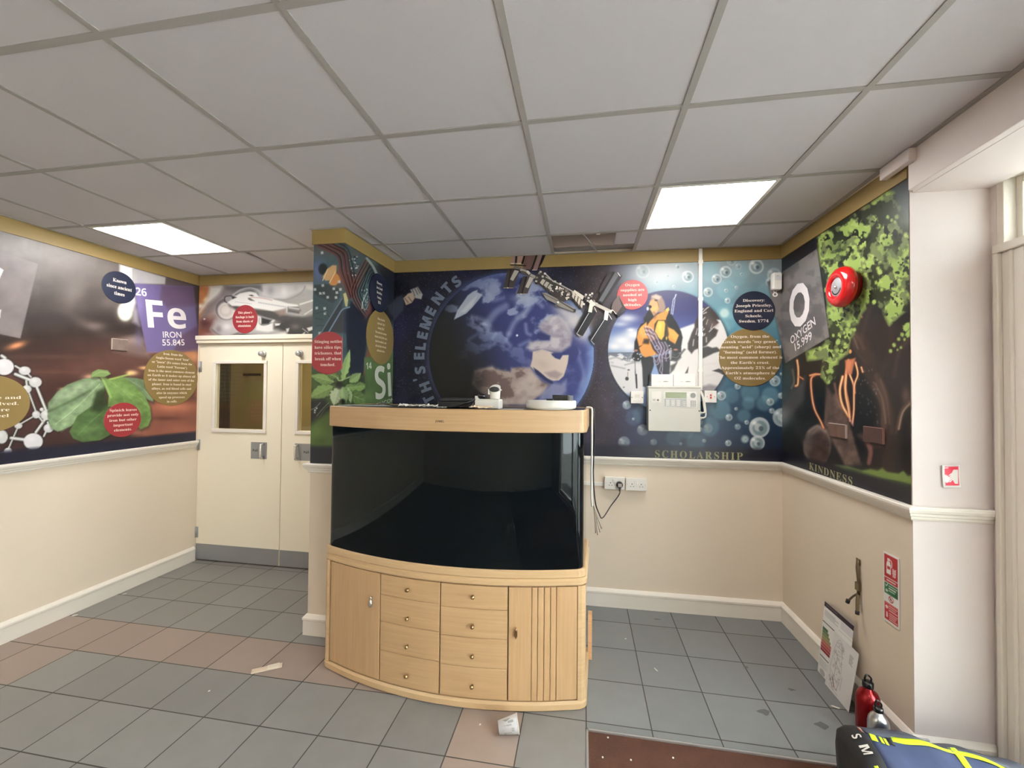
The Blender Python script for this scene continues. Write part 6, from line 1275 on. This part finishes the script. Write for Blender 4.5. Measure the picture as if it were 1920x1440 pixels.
t = empty('extinguisher_bracket', tuple(RW.pt(RW.hit(1612,1100)[0], .50, 0)), 'brown metal fire extinguisher bracket with forked end on the right wall', 'bracket')
M_br = mat('bronze_strip', rgb(112,96,72), .4, .6)
s_, _ = RW.hit(1612, 1100)
mb = MB(); mb.tube([tuple(RW.pt(s_-.006, .742, .004)), tuple(RW.pt(s_+.004, .70, .014)), tuple(RW.pt(s_+.006, .64, .010)), tuple(RW.pt(s_+.006,.565,.010))], .011, n=8, flat=.5); RW.box(mb, s_-.012, s_+.016, .585, .625, .004, .016); RW.box(mb, s_-.018, s_+.012, .715, .745, .003, .006); mb.build('strip', M_br, t)
for dx, dz, f in ((-.035,.500,.035),(.030,.475,.030)):
    mb = MB(); mb.tube(catmull([tuple(RW.pt(s_+.006,.572,.010)), tuple(RW.pt(s_+dx*.5,.545,.020)), tuple(RW.pt(s_+dx,dz+.01,f))],5), .008, n=8, flat=.6); hk = mb.build('fork', M_br, t)
    mb = MB(); mb.tube([tuple(RW.pt(s_+dx*.96,dz+.018,f-.001)), tuple(RW.pt(s_+dx*1.06,dz,f+.002))], .0095, n=8); mb.build('rubber_tip', M_dark, hk)

# posters leaning on the right wall
def frame3(o_, xr_, yu):
    o_ = Vector(o_); x = (Vector(xr_)-o_).normalized(); y = (Vector(yu)-o_); y = (y-x*y.dot(x)).normalized(); z = x.cross(y)
    m = Matrix.Identity(4)
    for i in range(3): m[i][0] = x[i]; m[i][1] = y[i]; m[i][2] = z[i]; m[i][3] = o_[i]
    return m
def cert(c):
    c.poly([(0,0),(297,0),(297,26),(0,26)],(44,30,44)); c.line([(20,13),(120,13)],5,(150,140,150),.6,1,False)
    for k in range(4): c.line([(14,46+9*k),(110+30*(k%2),46+9*k)],4,(150,146,160),.7,1,False)
    c.poly([(160,30),(290,30),(290,70),(160,70)],(206,200,206),.8); c.line([(150,84),(290,84)],3,(150,150,150),.6,1,False); c.poly([(0,108),(120,108),(120,113),(0,113)],(40,34,40))
    for k, (L_, col) in enumerate([(50,(60,96,60)),(60,(96,120,74)),(72,(122,134,84)),(84,(150,140,92)),(92,(176,108,86)),(100,(176,76,70)),(108,(158,50,54)),(116,(132,32,40))]): c.poly([(8,140+17*k),(8+L_,140+17*k),(8+L_,155+17*k),(8,155+17*k)], col)
    for k in range(10): c.line([(150,140+14*k),(270-20*(k%3),140+14*k)],3.5,(150,148,150),.6,1,False)
    c.poly([(8,300),(110,300),(110,305),(8,305)],(44,40,44))
    for k in range(5): c.line([(10,320+9*k),(100-12*(k%2),320+9*k)],3,(160,158,158),.8,1,False)
    c.ell(46,384,26,16,(160,160,160),.8,2); c.ell(92,388,5,5,(70,70,70))
t = tag(sheet_mesh('energy_certificate', .262, .402, cert, frame3((1.3445,2.700,.0015), (1.3445,2.40,.0015), (1.384,2.690,.402)) , th=.0012, step=.0028), 'white certificate with dark header and green to red bars leaning behind another sheet', 'poster')
def plan(c):
    r = random.Random(9); c.C[:] = (214,210,208)
    c.line([(62,20),(88,34),(92,70),(100,120),(110,170),(104,230),(90,270)],1.6,(110,106,104),.9,.7); c.line([(50,22),(30,70),(24,130),(20,190),(40,250),(70,285)],1.6,(110,106,104),.9,.7); c.line([(50,22),(62,20)],1.6,(110,106,104))
    for k in range(90):
        x = r.uniform(28,100); y = r.uniform(30,270); w = r.uniform(4,14); h = r.uniform(3,12)
        c.line([(x,y),(x+w,y),(x+w,y+h),(x,y+h),(x,y)],1.2,r.choice([(130,124,122),(90,86,84),(170,140,136),(150,146,150)]),.8,.6,False)
    for q in [[(36,90),(90,130)],[(40,130),(96,170)],[(30,200),(100,240)],[(40,60),(84,60)],[(60,110),(60,240)]]: c.line(q,2,(110,104,102),.8,.7,False)
    c.line([(48,226),(74,262)],6,(110,50,54),.9,1,False); c.line([(20,232),(60,270)],5,(90,84,84),.6,1,False)
    for k in range(7): c.line([(150,40+7*k),(180-4*(k%3),44+7*k)],2.4,(70,66,66),.8,.7,False)
    for k in range(8): c.line([(120,180+9*k),(124,184+9*k)],2.5,(100,96,96),.8,.7,False)
    c.line([(40,280),(110,284)],3,(150,146,146),.7,1,False)
tag(sheet_mesh('site_plan', .210, .297, plan, frame3((1.3235,2.585,.0015), (1.3225,2.375,.0015), (1.371,2.575,.292)), th=.0012, step=.0024), 'white sheet with a grey site plan drawing leaning in front of the certificate', 'poster')

# ---------------------------------------------------------------- bottles and bag
def bottle(name, x, y, prof, m, label, loopz, r0, cap):
    t = empty(name, (x, y, .0), label, 'bottle'); Mx = Matrix.Translation((x, y, 0))
    MB().lathe(prof, Mx, n=40).build('body', m, t); c_ = MB().lathe(cap, Mx, n=28).build('cap', M_dark, t)
    mb = MB(); z = loopz; mb.tube(catmull([(x-r0,y,z-.012),(x-r0,y,z+.004),(x-.004,y,z+.018),(x+r0,y,z+.004),(x+r0,y,z-.012)],5), .004, n=8); mb.build('carry_loop', M_dark, c_)
bottle('water_bottle', 1.325, 2.235, [(.040,0),(.046,.004),(.047,.012),(.047,.165),(.044,.185),(.036,.203),(.024,.214),(.020,.218),(.020,.224)], mat('red_metal', rgb(130,8,16), .25, .55), 'dark red metal water bottle with black cap standing against the right wall', .262, .013, [(.021,.224),(.022,.226),(.022,.246),(.019,.250),(.001,.251)])
bottle('water_bottle', 1.288, 2.105, [(.034,0),(.038,.004),(.039,.010),(.039,.150),(.036,.168),(.029,.184),(.019,.194),(.016,.197),(.016,.202)], mat('bare_aluminium', (.62,.63,.64), .28, 1.0), 'silver metal water bottle with black loop cap standing between bag and red bottle', .232, .011, [(.017,.202),(.018,.203),(.018,.218),(.014,.222),(.001,.223)])

def build_bag():
    A = Vector((1.015, 1.825, .0)); B = Vector((1.655, 1.745, .0)); ax = (B-A).normalized(); pr = Vector((ax.y, -ax.x, 0)); L_ = (B-A).length   # pr points to the camera
    t = empty('holdall_bag', tuple((A+B)/2), 'navy holdall bag with fluorescent yellow stripes lying in the bottom right corner', 'bag')
    def sec(s, k=1.0, n=44, grow=0.0):
        # s along the axis 0..1 ; height and width of the cross-section
        e = (1-abs(2*s-1)**5)**.5 if 0 < s < 1 else 0
        h = (.268-.030*s**1.4)*(.80+.20*e)*k; w = .165*(.80+.20*e)*k
        c_ = A+ax*(L_*s); pts = []
        for i in range(n):
            a = 2*PI*i/n; ca, sa = math.cos(a), math.sin(a); p = .62
            x = math.copysign(abs(ca)**p, ca)*(w+grow); y = math.copysign(abs(sa)**p, sa)*(h/2+grow)
            wob = .006*math.sin(7*s*3.1+a*3)+.004*math.sin(11*s+a*5)
            pts.append(c_+pr*(x+wob*ca)+Vector((0,0,h/2+y*(1 if sa > 0 else .98)+wob*max(0, sa)+.002)))
        return pts
    M_navy_f = mat('navy_fabric', rgb(52,62,92), .55, bump=.6, bscale=14, vary=.12, vscale=8); M_blk_f = mat('black_fabric', rgb(24,24,28), .6, bump=.5, bscale=30); M_hi = mat('fluorescent_tape', rgb(206,236,40), .5)
    ss = [.12,.16,.24,.32,.40,.48,.56,.64,.72,.80,.88,.94,.97,.99]
    mb = MB(); mb.rings([sec(s) for s in ss]); mb.rings([sec(.99), sec(.995,.8), sec(.999,.4)], cap0=False); mb.build('bag_body', M_navy_f, t)
    mb = MB(); mb.rings([sec(.0,.55), sec(.01,.9), sec(.025,1.0), sec(.06,1.012), sec(.09,1.012), sec(.118,1.012), sec(.122,1.0)]); e_ = mb.build('end_panel', M_blk_f, t)
    # point on the surface: s along, a = angle round the section (pi/2 = top, 0 = camera side)
    def sp(s, a, g=.003):
        e = (1-abs(2*s-1)**5)**.5; h = (.268-.030*s**1.4)*(.80+.20*e); w = .165*(.80+.20*e); ca, sa = math.cos(a), math.sin(a); p = .62
        x = math.copysign(abs(ca)**p, ca)*(w+g); y = math.copysign(abs(sa)**p, sa)*(h/2+g); wob = .006*math.sin(7*s*3.1+a*3)+.004*math.sin(11*s+a*5)
        return A+ax*(L_*s)+pr*(x+wob*ca)+Vector((0,0,h/2+y*(1 if sa > 0 else .98)+wob*max(0, sa)+.002))
    def strip(name, ctr, hw, m, n=26):
        lo = []; hi = []; mb = MB(); vs = []; fs = []
        P = catmull([(s, a, 0) for s, a in ctr], 8)
        for i, p in enumerate(P):
            ga = max(.05, (sp(p.x, p.y+.02)-sp(p.x, p.y-.02)).length/.04)
            q = P[min(i+1, len(P)-1)]-P[max(i-1, 0)]; d = Vector((q.x*L_, q.y*ga, 0)).normalized(); ox, oy = -d.y/L_*hw, d.x/ga*hw
            for k in (-1, -.33, .33, 1): vs.append(tuple(sp(min(max(p.x+ox*k, .062), .985), p.y+oy*k)))
        for i in range(len(P)-1):
            for k in range(3): fs.append((4*i+k, 4*i+k+1, 4*i+k+5, 4*i+k+4))
        mb.add(vs, fs, 0, True); o = mb.build(name, m, t); md = o.modifiers.new('thick', 'SOLIDIFY'); md.thickness = .0015; return o
    strip('reflective_stripe', [(.26,1.82),(.35,1.77),(.46,1.79),(.57,1.86),(.66,1.80),(.74,1.72),(.80,1.60)], .013, M_hi)
    strip('reflective_stripe', [(.578,2.10),(.575,1.90),(.572,1.74),(.565,1.62),(.552,1.50),(.545,1.2),(.54,.8)], .012, M_hi)
    strip('top_band', [(.125,2.25),(.30,2.28),(.50,2.28),(.70,2.25),(.90,2.2)], .050, mat('charcoal_fabric', rgb(58,60,70), .6))
    strip('black_trim', [(.245,1.86),(.245,1.76),(.240,1.64)], .008, M_blk_f)
    for s_, hw_ in ((.150,.010),(.190,.0045),(.212,.0045)): strip('yellow_bar', [(s_+.006,1.77),(s_+.002,1.70),(s_-.006,1.60)], hw_, M_hi)
    strip('side_seam', [(.075,1.2),(.08,.9),(.085,.5),(.085,.2)], .006, M_hi)
    mb = MB(); Pz = sp(.46, 2.24, .006); mb.box((-.018,-.005,-.001),(.018,.006,.004), 0, Matrix.Translation(Pz)); mb.build('zip_pull', M_steel, t)
    # lettering on the dark end panel
    c0 = A+ax*(L_*.02)-ax*.032+Vector((0,0,.13)); z_ = -ax; x_ = Vector((0,0,1)).cross(z_).normalized(); y_ = z_.cross(x_)
    mb = MB(); vs_ = []
    def onend(s, a):
        p0 = sp(max(s, .07), a, .004); return p0
    for txt, s_, a_, hh in (('S', .062, 1.66, .040), ('M', .066, 1.50, .036)):
        vs, fs, x0, x1, y0, y1 = glyphs(txt, 'bold'); out = []
        for x, y in vs: out.append(tuple(sp(s_+(y-.345)*.062, a_-(x-(x0+x1)/2)*.17, .0075)))
        mb.add(out, fs)
    mb.build('lettering', M_paper, t)
    mb = MB()
    for k in range(4):
        mb.tube([tuple(sp(.098, 1.92-.05*k, .007)), tuple(sp(.104, 1.90-.05*k, .007)), tuple(sp(.112, 1.89-.05*k, .007))], .0022, n=5)
    mb.build('badge_stitching', mat('copper_thread', rgb(150,104,86), .6), t)
    mb = MB(); mb.tube(catmull([tuple(sp(.90,1.35,.004)), tuple(sp(.93,1.0,.03)), tuple(sp(.95,.7,.035)), tuple(sp(.96,.4,.01))],6), .012, n=8, flat=.4); mb.build('handle_strap', M_navy_f, t)
build_bag()

# ---------------------------------------------------------------- litter on the floor
t = empty('paper_cup', (-.31,1.975,0), 'white paper cup with grey print lying on its side in front of the cabinet', 'cup')
ax_ = math.radians(8); Rm = .0345; rm = .0235; Lc = .082; tilt = math.atan2(Rm-rm, Lc)
Mc = Matrix.Translation((-.375,1.968,0)) @ Matrix.Rotation(math.radians(-4), 4, 'Z') @ Matrix.Translation((0,0,rm+.001)) @ Matrix.Rotation(-tilt, 4, 'Y') @ Matrix.Rotation(PI/2, 4, 'Y')
Lc *= 1.12; Rm *= 1.15; rm *= 1.15
Mc = Matrix.Translation((-.378,1.936,0)) @ Matrix.Rotation(math.radians(15), 4, 'Z') @ Matrix.Translation((0,0,rm+.0015)) @ Matrix.Rotation(-math.atan2(Rm-rm, Lc), 4, 'Y') @ Matrix.Rotation(PI/2, 4, 'Y')
mb = MB(); mb.lathe([(.001,.004),(rm-.002,.004),(rm-.001,0),(rm,0),(Rm,Lc-.003)], Mc, n=40, cap1=False, cap0=False); mb.lathe([(Rm-.0012,Lc-.003),(rm-.0012,.004),(.001,.005)], Mc, n=40, cap0=False, cap1=False); mb.build('cup_wall', mat('cup_card', rgb(226,226,228), .5), t)
mb = MB(); mb.lathe([(Rm-.0012,Lc-.004),(Rm+.0012,Lc-.004),(Rm+.002,Lc-.001),(Rm+.0005,Lc+.001),(Rm-.0012,Lc-.001)], Mc, n=40, cap0=False, cap1=False); mb.build('rolled_rim', M_plast, t)
mb = MB()
def cupdec(a0, a1, t0, t1):
    q = []
    for (a, t_) in ((a0,t0),(a1,t0),(a1,t1),(a0,t1)): r = rm+(Rm-rm)*t_+.0006; q.append(tuple(Mc @ Vector((r*math.cos(a), r*math.sin(a), Lc*t_))))
    mb.add(q, [(0,1,2,3)])
for k in range(5): cupdec(PI*1.02+.05*k, PI*1.05+.05*k, .25+.03*k, .62-.04*k)
for k in range(7): cupdec(-2.35+.0*k, -2.2, .20+.07*k, .24+.07*k)
for k in range(6): cupdec(-1.42, -1.30, .26+.07*k, .30+.07*k)
for k in range(3): cupdec(-1.75+.12*k, -1.71+.12*k, .18, .30)
cupdec(PI*1.12, PI*1.2, .5, .78)
for k in range(9): cupdec(-1.95+.05*k, -1.92+.05*k, .62+.02*(k%3), .80-.03*(k%2))
for k in range(6): cupdec(-1.15+.06*k, -1.11+.06*k, .25, .36)
mb.build('print', mat('cup_print', rgb(150,150,146), .6), t)
t = empty('wood_offcut', (-1.76,2.14,0), 'thin pale strip wrapped in clear tape lying on the floor left of the cabinet', 'strip', rz=0)
Mw = Matrix.Translation((-1.763,2.142,0)) @ Matrix.Rotation(math.radians(33), 4, 'Z')
mb = MB(); mb.box((-.078,-.018,.0005),(.075,.018,.009),0,Mw); mb.build('strip', mat('pale_strip', rgb(206,186,164), .4, vary=.1, vscale=30), t, bevel=.002)
mb = MB(); mb.box((.0,-.020,.0088),(.062,.016,.0118),0,Mw @ Matrix.Rotation(.05,4,'Z')); mb.build('clear_tape', mat('clear_tape', rgb(226,214,196), .12), t)
def flake(x, y, rz, w, h, label, m=M_paper):
    mb = MB(); Mf = Matrix.Translation((x, y, .0004)) @ Matrix.Rotation(rz, 4, 'Z'); mb.prism([tuple(Mf @ Vector(p)) for p in ((-w,-h,0),(w*.7,-h*.8,0),(w,h*.6,0),(-w*.5,h,0))], [tuple(Mf @ Vector(p)) for p in ((-w,-h,.0015),(w*.7,-h*.8,.002),(w,h*.6,.003),(-w*.5,h,.0015))])
    o = mb.build('paint_flake', m); tag(o, label, 'flake', 'white flakes on the floor')
for (u, v, rz, w, h, lb) in ((1230,1256,2.1,.016,.002,'thin white sliver on the grey tiles between cabinet and right wall'),(1173,1198,.2,.006,.003,'white speck on the tiles right of the cabinet near the back wall'),(392,1296,.5,.005,.004,'lone white speck on the grey tiles in the left foreground'),(900,1359,.4,.005,.004,'tiny white speck left of the paper cup'),(140,1154,.5,.016,.008,'larger white flake beside the left baseboard'),(233,1114,.9,.014,.004,'thin white flake near the left baseboard, toward the doors'),(1566,1326,-.5,.020,.004,'curved white shred on the floor beside the leaning site plan')):
    P = atz(u, v, 0); flake(P[0], P[1], rz, w, h, lb)
for (u, v, lb) in ((1140,1382,'white crumb at the top left corner of the brown mat'),(1130,1419,'white crumb on the left side of the brown mat'),(1262,1420,'white crumb in the middle of the brown mat'),(1183,1424,'tiny crumb on the brown mat between two larger crumbs')):
    P = atz(u, v, 0); mb = MB(); mb.lathe([(.001,0),(.004,.001),(.0045,.003),(.002,.0055),(.0005,.006)], Matrix.Translation((P[0], P[1], -.0042)), n=7, smooth=False); tag(mb.build('crumb', M_paper), lb, 'crumb', 'white crumbs on the mat')
